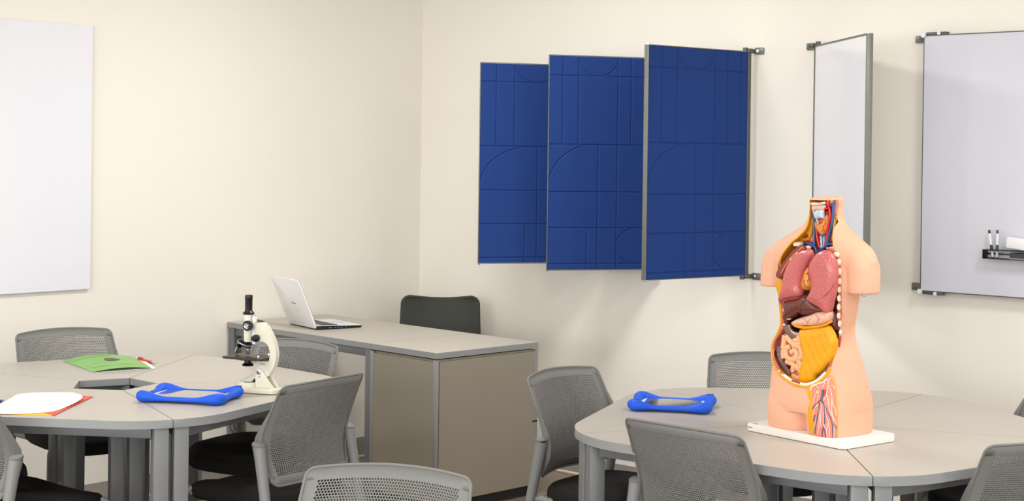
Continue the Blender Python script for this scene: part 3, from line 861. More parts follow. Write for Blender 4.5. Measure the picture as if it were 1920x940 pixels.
for i in range(12):
    a_, d_ = e0.lerp(e1, i/12), e0.lerp(e1, (i+1)/12); nn = (e1-e0).normalized(); side_ = Vector((-nn.y, nn.x, 0))*.0025
    if side_.dot(u_) > 0: side_ = -side_
    vs = [b.verts.new(Vector((p.x-c.x, p.y-c.y, .0014))) for p in (a_-side_*.6, d_-side_*.6, d_+side_, a_+side_)]
    f = b.faces.new(vs); f.material_index = i % 4
obj('striped_edge', b, ms, t, 0)

# ---------------------------------------------------------------- laptop
hL, hR = at_z(542, 603.5, TT+.012), at_z(594.5, 615, TT+.012)
v = hR-hL; Wl = v.length; a = math.atan2(v.y, v.x)
t = thing('laptop', 'open white laptop on the teacher desk, seen from behind its lid', 'laptop', ((hL.x+hR.x)/2, (hL.y+hR.y)/2, TT), a)
# local x from far hinge end to near hinge end, +y towards the user
Dl = .262
yy = 1 if (Matrix.Rotation(a, 3, 'Z') @ Vector((0, 1, 0))).dot(at_z(690, 609, TT)-hR) > 0 else -1
def LT(vv): return Vector((vv.x, yy*vv.y, vv.z))
b = mb(); prism(b, round_rect(Wl, Dl, .012, c=(0, Dl/2)), .003, .012, bev=.002, T=lambda p: LT(Vector((p.x, p.y, p.z+(.008*(1-p.y/Dl) if p.z > .006 else .000)))))
base = obj('base', b, m_black, t, 40)
b = mb(); prism(b, round_rect(Wl-.003, Dl-.003, .011, c=(0, Dl/2)), .0121, .0135, T=lambda p: LT(Vector((p.x, p.y, p.z+.008*(1-p.y/Dl))))); obj('palm_rest', b, m_white, base, 40)
b = mb()
for r in range(5):
    for k in range(15):
        box(b, LT(Vector((-Wl*.42+k*Wl*.84/14, .045+r*.019, .0145+.008*(1-(.045+r*.019)/Dl)))), (Wl*.052, .016, .0016), bev=0)
obj('keyboard', b, m_black, base, 0)
b = mb(); box(b, LT(Vector((0, .195, .0142+.0022))), (.10, .06, .0006)); obj('touchpad', b, mat('touchpad', (216, 216, 218), .4), base, 0)
b = mb()
for k, (yq, wq) in enumerate(((.075, .016), (.105, .007), (.125, .011), (.142, .011), (.165, .006))):
    box(b, LT(Vector((Wl/2, yq, .0085))), (.0012, wq, .0048), mi=1 if k in (2, 3) else 0)
obj('ports', b, [m_alu, mat('usb_blue', (40, 110, 200), .5)], base, 0)
# lid: leaning back
tipL = 0.300
lean = R_(113)
def lid(p): # p.x along hinge, p.y up the lid, p.z outward thickness
    ca, sa = math.cos(lean), math.sin(lean)
    return Vector((p.x, yy*(.001+ca*p.y-sa*p.z), .009+sa*p.y+ca*p.z))
LH = .270
b = mb(); prism(b, [(x, y+LH/2) for x, y in round_rect(Wl, LH, .014)], 0, .006, bev=.0025, T=lid)
ld_ = obj('lid', b, mat('lid_white', (250, 250, 252), .22, coat=.4), t, 40)
b = mb(); prism(b, [(x, y+LH/2) for x, y in round_rect(Wl-.004, LH-.004, .012)], -.0022, -.0002, T=lid); obj('bezel', b, m_black, ld_, 40)
b = mb(); prism(b, [(x, y+LH/2) for x, y in round_rect(Wl-.03, LH-.04, .002)], -.003, -.0024, T=lid); obj('screen', b, mat('screen_dark', (20, 22, 26), .1), ld_, 40)
b = mb()   # small grey four-letter mark, unreadable in the photo
for k in range(4):
    x_ = -.022+k*.014
    prism(b, [(x_+p[0], LH*.47+p[1]) for p in ((0, 0), (.010, 0), (.012, .004), (.005, .010), (.001, .007))], .0061, .0066, T=lid)
obj('logo', b, mat('logo_grey', (150, 146, 146), .4), ld_, 0)

# ---------------------------------------------------------------- microscope
mp = at_z(489.5, 736, TT)
fm = CR*(-math.cos(R_(25)))+CF*math.sin(R_(25)); am = math.atan2(fm.y, fm.x)
t = thing('microscope', 'cream monocular microscope with black stage on the left table group', 'microscope', (mp.x, mp.y, TT), am)
S = 1/509.0                                   # metres per picture pixel at this distance
CX_ = math.cos(R_(25))
def mf(px): return -(px-492)*S/CX_            # picture x -> local forward axis (x)
def mz(py): return (737-py)*S
# base: horseshoe foot
b = mb()
bl = [(mf(451), 0)]
fp = [(mf(455)+.018*math.cos(a)-.0, .055*math.sin(a)) for a in [R_(k) for k in range(-90, 91, 15)]]
base_poly = fp+[(mf(490), .052), (mf(527), .040), (mf(531), .030), (mf(531), -.030), (mf(527), -.040), (mf(490), -.052)]
prism(b, base_poly, 0.002, .020, bev=.004, seg=3)
bs = obj('foot', b, m_cream, t, 40)
b = mb(); prism(b, [(x*.97, y*.97) for x, y in base_poly], 0, .002); obj('foot_pad', b, m_black, bs, 0)
# raised well around the mirror
b = mb(); lathe(b, [(.040, .018), (.039, .036), (.037, .038), (.034, .036), (.034, .020)], (mf(468), 0, 0), 32); obj('mirror_well', b, m_cream, bs, 40)
# pillar: two triangular cheeks with a hinge
for s in (-1, 1):
    b = mb(); poly = [(mf(486), .020), (mf(486), mz(708)), (mf(489), mz(694)), (mf(493), mz(690)), (mf(498), mz(693)), (mf(524), .020)]
    prism(b, poly, s*.012, s*.020, bev=.0015, T=lambda p: Vector((p.x, p.z, p.y))); obj('pillar_cheek', b, m_cream, t, 40)
    b = mb(); lathe(b, [(.0085, 0), (.009, .002), (.009, .004), (.005, .005), (.005, .007)], (mf(493), s*.020, mz(697)), 20, rotm('X', R_(-90*s))); lathe(b, [(.003, 0), (.003, .002)], (mf(494.5), s*.020, mz(706)), 12, rotm('X', R_(-90*s))); obj('hinge_bolt', b, m_chrome, t, 40)
b = mb(); box(b, (mf(485.2), 0, (mz(700)+mz(728))/2), (.003, .022, mz(700)-mz(728)), bev=.001); obj('slot_plate', b, m_black, t)
b = mb(); box(b, ((mf(487)+mf(500))/2, 0, (mz(728)+.004+mz(700))/2), (abs(mf(487)-mf(500)), .024, .05), bev=.003); obj('pillar_core', b, m_cream, t, 40)
# arm: C shaped web
outer = [(486, 603.5), (497, 603), (505, 611), (513, 623), (520, 638), (524.5, 655), (525, 668), (521.5, 684), (514, 698), (508, 706), (500, 704), (488, 702), (486, 694), (488, 686), (499, 684.5), (507, 681), (511.5, 672), (512.5, 660), (511, 649), (504.5, 641), (494, 638.5), (484, 641), (481.5, 634), (481.5, 612)]
poly = smooth_path([Vector((mf(x), mz(y), 0)) for x, y in outer], 3, True)
b = mb(); prism(b, [(p.x, p.y) for p in poly], -.0115, .0115, bev=.0022, T=lambda p: Vector((p.x, p.z, p.y))); obj('arm', b, m_cream, t, 40)
b = mb(); lathe(b, [(.006, 0), (.0155, .0005), (.015, .0025), (.008, .004), (.004, .006)], (mf(490), 0, mz(603)), 20); obj('top_cap', b, m_black, t, 40)
# tube and eyepiece
tx = mf(464.5)
b = mb(); lathe(b, [(.0165, mz(642)), (.0172, mz(640)), (.0172, mz(592)), (.0165, mz(590))], (tx, 0, 0), 32); obj('body_tube', b, m_cream, t, 40)
b = mb(); box(b, ((mf(474)+mf(481))/2, 0, (mz(594)+mz(646))/2), (abs(mf(474)-mf(481)), .014, mz(594)-mz(646)), bev=.002); obj('rack', b, m_white, t, 40)
b = mb(); box(b, ((mf(473)+mf(478.5))/2, 0, (mz(591)+mz(600))/2), (.009, .010, mz(591)-mz(600)), bev=.001); obj('rack_end', b, m_chrome, t)
b = mb(); lathe(b, [(.0172, mz(590.5)), (.0215, mz(589.5)), (.0218, mz(587)), (.017, mz(584.5)), (.0145, mz(583.5)), (.0142, mz(582))], (tx, 0, 0), 32); obj('tube_collar', b, m_black, t, 40)
b = mb(); lathe(b, [(.0138, mz(584)), (.0138, mz(562)), (.0145, mz(561)), (.0145, mz(555)), (.0135, mz(553)), (.009, mz(553.4)), (.008, mz(555))], (tx, 0, 0), 32); obj('eyepiece', b, m_black, t, 40)
# knobs
for s in (-1, 1):
    c = (mf(472), s*.022, mz(610)); rr = rotm('X', R_(-90*s))
    b = mb(); lathe(b, [(.006, -.010), (.006, 0), (.0188, 0), (.019, .003), (.019, .012), (.0165, .014), (.0115, .0135)], c, 32, rr); kn = obj('coarse_knob', b, m_black, t, 40)
    b = mb(); lathe(b, [(.0112, .012), (.0112, .0145), (.007, .013), (.0065, .016), (.003, .0155)], c, 24, rr); obj('knob_insert', b, m_chrome, kn, 40)
    c = (mf(486), s*.0115, mz(633.5))
    b = mb(); lathe(b, [(.0135, 0), (.0140, .002), (.0140, .010), (.011, .012), (.0105, .024), (.009, .026)], c, 24, rr); obj('fine_knob', b, m_black, t, 40)
# nosepiece, tilted disc with objectives
nc = Vector((mf(458), 0, mz(645))); nr = rotm('Y', R_(-22))
b = mb(); lathe(b, [(.010, -.006), (.026, -.005), (.029, .000), (.0285, .003), (.022, .008), (.012, .010)], nc, 32, nr); npc = obj('nosepiece', b, m_black, t, 40)
b = mb(); lathe(b, [(.0295, -.0035), (.030, -.001), (.0295, .0015)], nc, 32, nr); obj('nosepiece_ring', b, m_chrome, npc, 180)
def objective(p, d, name, L=.034, r=.0085):
    q = Vector((0, 0, 1)).rotation_difference(Vector(d).normalized()).to_matrix()
    b = mb(); lathe(b, [(r*1.15, 0), (r*1.2, .002), (r*1.2, .010), (r, .011)], p, 20, q); o1 = obj('objective', b, m_black, npc, 40)
    b = mb(); lathe(b, [(r, .010), (r, L*.75), (r*.75, L*.85), (r*.6, L), (r*.3, L)], p, 20, q); obj('metal_barrel', b, m_chrome, o1, 40)
objective((mf(447), 0, mz(648)), (.45, -.25, -.62), 'a', .046, .0095)
objective((mf(464.5), 0, mz(650)), (0, 0, -1), 'b', .032, .0090)
b = mb(); lathe(b, [(.0075, 0), (.0075, .010), (.004, .012)], (mf(453), -.008, mz(648)), 16, Vector((0, 0, 1)).rotation_difference(Vector((.2, -.6, -.7)).normalized()).to_matrix()); obj('objective', b, mat('brass_dark', (120, 84, 40), .35, metal=.8), npc, 40)
# stage
sx0, sx1 = mf(510), mf(430)
b = mb(); box(b, ((sx0+sx1)/2, 0, mz(671.5)), (abs(sx1-sx0), .118, .0085), bev=.001, seg=1); stg = obj('stage', b, mat('stage_black', (52, 44, 42), .45), t, 30)
b = mb(); lathe(b, [(.012, 0), (.012, .0006)], (mf(463), 0, mz(671.5)+.0037), 24); obj('stage_hole', b, m_black, stg, 0)
for s in (-1, 1):
    b = mb(); pth = [(sx0-.0+.028, s*.034, mz(671.5)+.007), (sx0+.045, s*.036, mz(671.5)+.0085), (sx0+.062, s*.030, mz(671.5)+.0085), (sx0+.085, s*.016, mz(671.5)+.006), (sx0+.095, s*.022, mz(671.5)+.0055)]
    tube(b, smooth_path(pth, 5), .003, 8, flat=(.35, 1), up=(0, 0, 1)); obj('stage_clip', b, m_chrome, stg, 60)
    b = mb(); lathe(b, [(.004, 0), (.0045, .008), (.003, .011)], (sx0+.030, s*.034, mz(671.5)+.003), 14); obj('clip_screw', b, m_chrome, stg, 40)
b = mb(); box(b, ((mf(508)+mf(486))/2, 0, mz(678.5)), (abs(mf(508)-mf(486)), .03, .010), bev=.002); obj('stage_bracket', b, m_cream, t)
b = mb(); lathe(b, [(.010, 0), (.021, .001), (.022, .005), (.018, .010), (.013, .012), (.013, .026)], (mf(464), 0, mz(689)), 28); obj('condenser_disc', b, m_black, t, 40)
# mirror on a fork
mc = Vector((mf(466), 0, mz(716))); mr = rotm('Y', R_(10)) @ rotm('X', R_(-24))
b = mb(); lathe(b, [(.027, -.003), (.0295, -.002), (.030, .0015), (.0285, .004), (.026, .0035), (.001, .003)], mc, 36, mr); mir = obj('mirror', b, mat('mirror_glass', (214, 218, 214), .08, metal=.85), t, 40)
b = mb()
tube(b, [mc+Vector((.031*math.cos(a), .031*math.sin(a), -.004)) for a in [R_(k) for k in range(90, 271, 12)]], .003, 8); tube(b, [mc+Vector((-.031, 0, -.004)), Vector((mf(486), 0, mz(712)))], .0035, 8); obj('mirror_fork', b, m_black, mir, 180)

# ---------------------------------------------------------------- anatomical torso model
TO = Vector((-2.080, -3.881, TT)); TA = R_(170)
FXv = Vector((math.cos(TA), math.sin(TA), 0)); LYv = Vector((-math.sin(TA), math.cos(TA), 0))
tor = thing('torso_model', 'life size anatomical torso model with open chest and belly on a white base', 'anatomical model', TO, TA)
def tl(p): v = p-TO; return Vector((v.dot(FXv), v.dot(LYv), v.z))     # room -> model axes
def onp(x, y, X):          # picture point on the frontal plane at depth X of the model
    d = pdir(x, y); t_ = (X-(CAM-TO).dot(FXv))/d.dot(FXv); return tl(CAM+d*t_)
BASE = .026
b = mb(); prism(b, round_rect(.255, .405, .010), .002, BASE, bev=.003); bo = obj('base_board', b, mat('base_white', (246, 242, 236), .35), tor, 40)
b = mb()
for sx in (-1, 1):
    for sy in (-1, 1): lathe(b, [(.008, 0), (.008, .0022)], (sx*.11, sy*.18, 0), 12)
obj('rubber_foot', b, m_blackmat, bo, 0)
b = mb(); box(b, (.1278, -.188, .014), (.0006, .008, .0035)); box(b, (.1278, -.180, .014), (.0006, .004, .0025)); box(b, (.112, -.178, BASE+.0003), (.004, .020, .0006)); obj('maker_mark', b, mat('mark_blue', (40, 60, 170), .5), bo, 0)

def sec(z, cx, cy, a, b_, n=2.6, k=56):
    out = []
    for j in range(k):
        th = 2*math.pi*j/k; c, s = math.cos(th), math.sin(th)
        out.append(Vector((cx+math.copysign(abs(c)**(2/n), c)*b_, cy+math.copysign(abs(s)**(2/n), s)*a, z)))
    return out
def interp_rows(rows, z):
    for r0, r1 in zip(rows, rows[1:]):
        if z <= r1[0]:
            t_ = max(0, (z-r0[0])/(r1[0]-r0[0])); return [r0[i]+(r1[i]-r0[i])*t_ for i in range(1, len(r0))]
    return list(rows[-1][1:])
# (z, cx, a, b)
def half_axes(h, ratio, n):      # semi axes of a section whose half width seen from the picture side is h
    q = n/(n-1); a = h/((.669*ratio)**q+.788**q)**(1/q); return a, a*ratio
TRUNK = []
for z, cx, h, ra in ((.088, .003, .160, .74), (.113, .003, .1672, .76), (.148, .004, .1655, .76), (.174, .006, .1621, .74), (.223, .012, .1526, .72), (.266, .020, .1457, .70),
         (.301, .025, .1353, .68), (.332, .022, .1259, .66), (.366, .014, .1194, .64), (.394, .012, .1225, .64), (.432, .013, .1284, .64), (.48, .013, .1353, .65),
         (.523, .010, .138, .64), (.56, .004, .136, .62), (.60, .0, .115, .62), (.63, -.006, .085, .70)):
    a_, b_ = half_axes(h, ra, 2.6); TRUNK.append((z, cx, a_, b_))
NECK = [(.58, -.004, .080, .06), (.62, -.010, .072, .060), (.66, -.015, .064, .058), (.69, -.017, .060, .057), (.714, -.018, .0560, .0555), (.74, -.018, .0535, .0535), (.7745, -.0175, .0535, .0535)]
SHLD = []
for z, cx, h, bb in ((.535, .004, .168, .045), (.555, .004, .176, .058), (.575, .003, .180, .066), (.598, .002, .173, .068), (.618, .0, .159, .067), (.642, -.004, .1276, .064), (.666, -.010, .093, .059), (.69, -.015, .067, .057), (.71, -.018, .0575, .054)):
    q_ = 2.2/1.2; SHLD.append((z, cx, (max(h**q_-(.669*bb)**q_, .03**q_))**(1/q_)/.788, bb))
b = mb(); rings(b, [sec(z, cx, 0, a, bb) for z, cx, a, bb in TRUNK])
rr_ = [sec(z, cx, 0, a, bb, 2.1) for z, cx, a, bb in NECK]
for v in rr_[-1]: v.z -= .12*(v.x+.0175)
rings(b, rr_)
rings(b, [sec(z, cx, 0, a, bb, 2.2) for z, cx, a, bb in SHLD])
for s, y0, x0 in ((1, .172, .004), (-1, .177, .016)):
    lowz = .476 if s > 0 else .474
    rings(b, [sec(z, x0+dx, s*(y0+dy), a, bb, 2.1, 32) for z, dx, dy, a, bb in ((lowz, .004, .004, .0450, .0530), (lowz+.01, .004, .004, .0455, .0535), (.52, .002, .002, .047, .055), (.56, 0, -.002, .047, .057), (.595, -.002, -.012, .040, .052), (.61, -.002, -.02, .028, .04))])
    rings(b, [sec(z, .003, s*(cy-(.011 if s < 0 else 0)), a+(.010 if s < 0 else 0), bb, 2.6, 40) for z, cy, a, bb in ((BASE-.002, .0845, .0770, .115), (.06, .0840, .0795, .118), (.10, .082, .0810, .119), (.14, .081, .080, .114), (.17, .08, .075, .10))])
tmp = obj('torso_tmp', b, m_white, None, 0)
md = tmp.modifiers.new('r', 'REMESH'); md.mode = 'VOXEL'; md.voxel_size = .0042
md = tmp.modifiers.new('s', 'SMOOTH'); md.factor = .5; md.iterations = 14
dg = bpy.context.evaluated_depsgraph_get()
me1 = bpy.data.meshes.new_from_object(tmp.evaluated_get(dg)); bpy.data.objects.remove(tmp)
body_full = BVHTree.FromPolygons([v.co.copy() for v in me1.vertices], [tuple(p.vertices) for p in me1.polygons])
def hit(x, y, off=0.0):    # picture point on the uncut body surface
    d = pdir(x, y); o_ = CAM-TO; o2 = Vector((o_.dot(FXv), o_.dot(LYv), o_.z)); d2 = Vector((d.dot(FXv), d.dot(LYv), d.z)).normalized()
    p, n_, i_, ds = body_full.ray_cast(o2, d2)
    return (p+n_*off, n_) if p is not None else (None, None)
# opening: everything in front of the frontal plane XC(z), inside left/right limits
def XC(z): return interp_rows([(0, .050), (.25, .052), (.50, .050), (.58, .030), (.64, .008), (.70, -.004), (.80, -.008)], z)[0]
Rpx = [(1573, 366), (1572, 376), (1567, 400), (1563, 430), (1562, 452), (1565, 468), (1572, 488), (1576.5, 510), (1577, 530), (1576, 565), (1575, 600), (1575, 622), (1572, 645), (1566, 668), (1558, 690), (1552, 703)]
Lpx = [(1519, 366), (1519, 376), (1518, 400), (1512, 425), (1498, 442), (1482, 456), (1463, 484), (1452, 512), (1452, 530), (1459, 545), (1462, 569), (1464, 604), (1460, 620), (1451, 638), (1447, 656), (1449, 679), (1459, 700), (1468, 709), (1485, 721), (1500, 726), (1516, 727), (1535, 719), (1552, 703)]
def edge(pts, surf=False):
    out = []
    for (x, y) in pts:
        if surf or y > 668 or y < 505:
            h_, n_ = hit(x, y)
            if h_ is not None:
                out.append(Vector((min(h_.x, .13), h_.y, h_.z))); continue
        z = onp(x, y, .02).z; p = onp(x, y, XC(z)); p = onp(x, y, XC(p.z)); out.append(p)
    return out
Rp, Lp = edge(Rpx, True), edge(Lpx)
def at_z_of(pts, z):
    best = None
    for p, q in zip(pts, pts[1:]):
        if (p.z-z)*(q.z-z) <= 0 and abs(p.z-q.z) > 1e-6: return p.y+(q.y-p.y)*(z-p.z)/(q.z-p.z)
    return None
low = min(p.z for p in Lp); il = min(range(len(Lp)), key=lambda i: Lp[i].z)
rgt = Rp+Lp[il:][::-1]      # right border continued round the bottom
lft = Lp[:il+1]
zs = [low+.0005+(.7665-low)*((i/60)**1.4 if i < 60 else 1) for i in range(61)]
def lim(z):
    zz = min(z, .772); yl = at_z_of(lft, max(zz, low+.0002)); yr = at_z_of(rgt, max(zz, low+.0002))
    if yl is None: yl = lft[0].y
    if yr is None: yr = rgt[0].y
    if .40 < z < .60: yl = max(yl, -.140)
    if .40 < z < .60: yr = min(yr, .140)
    return yl, yr
b = mb(); rs = []
for z in zs:
    yl, yr = lim(z)
    if yr-yl < .002: yr = yl+.002
    xc = XC(z); rs.append([Vector((xc, yl, z)), Vector((xc, yl*.5+yr*.5, z)), Vector((xc, yr, z)), Vector((.32, yr, z)), Vector((.32, yl, z))])
for r_ in rs:
    for v in r_: v.z -= .12*(min(v.x, .05)+.0175)*max(0, min(1, (v.z-.70)/.06))
rings(b, rs); cut1 = obj('cut1', b, m_white, None, 0)
# deep pocket inside the trunk
b = mb(); rs = []
for i in range(30):
    z = low+.022+(.70-low-.022)*i/29
    yl, yr = lim(z); m_ = .017 if z < .6 else .012
    yl, yr = yl+m_, yr-m_
    # stay inside the body section
    cxx, aa, bb_ = interp_rows(TRUNK, z); ymx = (aa if z < .58 else .10)-.020
    if z > .60: ymx = .046
    yl, yr = max(yl, -ymx), min(yr, ymx)
    if yr-yl < .004: yr = yl+.004
    xb = XC(z)-(.055 if z < .58 else .030)
    rs.append([Vector((xb, yl+.01*(z < .58), z)), Vector((xb, yr-.01*(z < .58), z)), Vector((XC(z)+.1, yr, z)), Vector((XC(z)+.1, yl, z))])
rings(b, rs); cut2 = obj('cut2', b, m_white, None, 0)
body = bpy.data.objects.new('body_shell', me1); COL.objects.link(body)
bpy.context.view_layer.update()
for c_ in (cut1, cut2):
    md = body.modifiers.new('b', 'BOOLEAN'); md.operation = 'DIFFERENCE'; md.object = c_; md.solver = 'EXACT'
dg = bpy.context.evaluated_depsgraph_get()
me2 = bpy.data.meshes.new_from_object(body.evaluated_get(dg))
for o_ in (body, cut1, cut2): bpy.data.objects.remove(o_)
m_skin = mat('model_skin', (237, 181, 151), .5, spec=.2)
m_cav = mat('cavity_red', (96, 34, 30), .6)
m_fat = mat('fat_yellow', (236, 164, 24), .5, bump=.3, bscale=220)
m_mus = mat('muscle_red', (186, 84, 66), .45, rgb2=(206, 112, 90), vscale=40)
me2.materials.clear(); me2.materials.append(m_skin); me2.materials.append(m_cav); me2.materials.append(m_fat)
for p in me2.polygons:
    c = p.center; inner = c.z > low-.004 and c.z < .7715 and body_full.find_nearest(c)[3] > .0011
    p.material_index = (2 if (c.x > XC(c.z)+.0006 and p.normal.x < .75) else 1) if inner else 0
    p.use_smooth = True
me2.set_sharp_from_angle(angle=R_(38))
body = bpy.data.objects.new('body_shell', me2); COL.objects.link(body); body.parent = tor

def c1(x, y): return (1380+x*.27665, 350+y*.27665)
def c2(x, y): return (1380+x*.28716, 590+y*.28716)
def d1(x, y): return (1500+x*.12766, 360+y*.12766)
def d2(x, y): return (1440+x*.17021, 440+y*.17021)
def d3(x, y): return (1440+x*.17021, 580+y*.17021)
def d4(x, y): return (1500+x*.14903, 690+y*.14903)
def inpoly(p, poly): return inside(p, poly)
def pillow(name, fn, pts, X, t_, depth, m, R=.02, step=.004, sub=3, label=None, parent=None, wav=0.0, tilt=(0, 0)):
    """organ: outline on the plane X, front bulging by t_, body going back by depth"""
    X = X-.5*t_
    q = [onp(*fn(x, y), X) for x, y in pts]
    q = smooth_path([Vector((p.y, p.z, 0)) for p in q], sub, True); q = [(p.x, p.y) for p in q]
    xs = [p[0] for p in q]; ys = [p[1] for p in q]
    def dist(x, y):
        best = 9
        for i in range(len(q)):
            a = q[i-1]; c = q[i]; vx, vy = c[0]-a[0], c[1]-a[1]; L2 = vx*vx+vy*vy
            k = 0 if L2 == 0 else max(0, min(1, ((x-a[0])*vx+(y-a[1])*vy)/L2)); dx, dy = x-a[0]-vx*k, y-a[1]-vy*k
            best = min(best, dx*dx+dy*dy)
        return math.sqrt(best)
    cx_, cy_ = sum(xs)/len(xs), sum(ys)/len(ys)
    ext = []
    nx, ny = int((max(xs)-min(xs))/step)+2, int((max(ys)-min(ys))/step)+2
    for i in range(nx):
        for j in range(ny):
            p = (min(xs)+i*step+(j % 2)*step/2, min(ys)+j*step)
            if inpoly(p, q) and dist(*p) > step*.55: ext.append(p)
    # rings close to the border keep the rounding smooth
    n0 = len(q)
    vs = [Vector(p) for p in q]+[Vector(p) for p in ext]
    co_, ed, fa, *_ = delaunay_2d_cdt(vs, [(i, (i+1) % n0) for i in range(n0)], [list(range(n0))], 1, 1e-6)
    b = mb(); F = []; B = []
    for c in co_:
        d = min(dist(c.x, c.y)/R, 1); h = t_*math.sqrt(max(0, 1-(1-d)**2))
        xx = X+h+tilt[0]*(c.x-cx_)+tilt[1]*(c.y-cy_)+wav*math.sin(c.x*140)*math.cos(c.y*120+c.x*60)*d
        F.append(b.verts.new((xx, c.x, c.y))); B.append(b.verts.new((X-depth*(.4+.6*d), c.x+(cx_-c.x)*.10, c.y+(cy_-c.y)*.10)))
    for f in fa:
        b.faces.new([F[i] for i in f]); b.faces.new([B[i] for i in f][::-1])
    be = [e for e in b.edges if e.is_boundary]
    cnt = {}
    for i in range(len(co_)): pass
    idx = {v: i for i, v in enumerate(F)}
    for e in be:
        if e.verts[0] in idx and e.verts[1] in idx:
            i, j = idx[e.verts[0]], idx[e.verts[1]]
            try: b.faces.new((F[i], F[j], B[j], B[i]))
            except ValueError: pass
    for v in [v for v in b.verts if not v.link_faces]: b.verts.remove(v)
    o = obj(name, b, m, parent or tor, 60)
    if label: o['label'] = label
    return o
def ptube(name, fn, paths, X, r, m, n=10, flat=None, wave=0, label=None, parent=None, dx=None, taper=False, sub=4):
    """tubes through picture points on the plane X; paths: list of point lists"""
    b = mb()
    for pth in paths:
        q = [onp(*fn(p[0], p[1]), X+(p[2] if len(p) > 2 else 0)) for p in pth]
        if len(q) > 2: q = smooth_path(q, sub)
        k = len(q)
        rr = [r*(1+wave*math.sin(i*2.1)) *(1-(.55*i/k if taper else 0)) for i in range(k)]
        tube(b, q, rr, n, flat=flat, up=(1, 0, 0) if flat else None)
    o = obj(name, b, m, parent or tor, 180)
    if label: o['label'] = label
    return o
# colours
m_lung = mat('lung_pink', (208, 108, 106), .30, kind='lobules', bscale=125, rgb2=(172, 76, 78), coat=.35)
m_lung2 = mat('lung_edge', (206, 88, 80), .4)
m_liver = mat('liver_brown', (104, 46, 38), .28, coat=.3)
m_sto = mat('stomach_pink', (236, 190, 166), .35)
m_int = mat('intestine_peach', (242, 186, 140), .38)
m_col = mat('colon_mauve', (116, 88, 86), .38, rgb2=(134, 102, 98), vscale=60)
m_oment = mat('omentum_yellow', (252, 182, 14), .35, rgb2=(228, 150, 8), vscale=190, bump=.5, bscale=330)
m_heart = mat('heart_orange', (232, 128, 40), .35, rgb2=(236, 170, 36), vscale=35)
m_bone = mat('bone_cream', (240, 228, 192), .45)
m_vein = mat('vein_blue', (60, 88, 146), .32, coat=.3)
m_art = mat('artery_red', (222, 26, 18), .3, coat=.3)
m_cart = mat('cartilage_pale', (196, 212, 226), .35)
m_memb = mat('membrane_peach', (232, 190, 176), .45)
m_thy = mat('thyroid_orange', (232, 146, 66), .4)
m_pmus = mat('pale_muscle', (236, 138, 116), .45)
m_nerve = mat('nerve_white', (244, 238, 232), .4)
m_node = mat('lymph_node', (222, 206, 120), .45)
m_spl = mat('spleen_plum', (104, 38, 58), .35)
m_darkmus = mat('rib_muscle', (158, 74, 58), .45, rgb2=(120, 48, 40), vscale=50)

# borders of the opening: fat layer, muscle layer
def border(name, pts, off, r, m, fl=(1, 1), x=0.0, jig=0):
    q = []
    for i, p in enumerate(pts):
        t_ = (pts[min(i+1, len(pts)-1)]-pts[max(i-1, 0)]); t_.x = 0; t_.normalize(); n_ = Vector((0, -t_.z, t_.y))
        q.append(p+n_*off+Vector((x, 0, 0)))
    q = smooth_path(q, 4); b = mb(); tube(b, q, r, 8, flat=fl, up=(1, 0, 0)); return obj(name, b, m, tor, 180)
full = lft+rgt[len(Rp)-0:][::-1] if False else None
Lborder = [p.copy() for p in Lp[2:]]+[p.copy() for p in Rp[::-1][1:-2]]    # down the left, round the bottom, up the right
for p in Lborder:
    if .42 < p.z < .60: p.y = max(p.y, -.137)
SG = 1
_t = Lborder[8]-Lborder[6]; _n = Vector((0, -_t.z, _t.y)); SG = 1 if _n.y > 0 else -1
kz = next(i for i, p in enumerate(Lborder) if i > 12 and p.z > .27)
border('fat_layer', Lborder[8:kz], SG*.003, .0042, m_fat, (1.3, 1.2))
border('fat_layer', Lborder[:9], SG*.002, .0026, m_fat)
border('fat_layer', Lborder[kz-1:], SG*.001, .0016, m_fat)
border('muscle_layer', Lborder[8:16], SG*.0105, .0040, m_mus, (1.0, 1.4), -.001)
border('muscle_layer', Lborder[19:kz+1], SG*.0075, .0034, m_mus, (1.0, 1.4), -.001)
border('pubic_band', Lborder[14:21], SG*.0100, .0042, m_nerve, (1.0, 1.2), -.001)
border('red_spot', Lborder[16:18], SG*.0125, .0022, mat('dark_red', (160, 20, 36), .4), (1.0, 1.2), .003)
for k in range(2): border('muscle_band', Lborder[9:15], SG*(.0145+.0045*k), .0022, m_darkmus if k else m_pmus, (1.0, 1.0), .002+.001*k)
pillow('belly_muscle', d3, [(172, 190), (135, 255), (75, 340), (60, 430), (78, 560), (135, 690), (185, 735), (205, 715), (165, 625), (128, 520), (122, 420), (150, 340), (200, 250), (200, 200)], .058, .006, .03, m_mus, R=.01)
ptube('muscle_band', d3, [[(176+k*7, 200), (140+k*9, 270), (88+k*10, 350), (76+k*10, 430), (92+k*10, 550), (140+k*9, 670)] for k in range(4)], .0640, .0011, m_darkmus)
ptube('belly_side_muscle', d3, [[(800, 300), (788, 380), (772, 440)]], .066, .0032, m_mus, flat=(.6, 1.3))
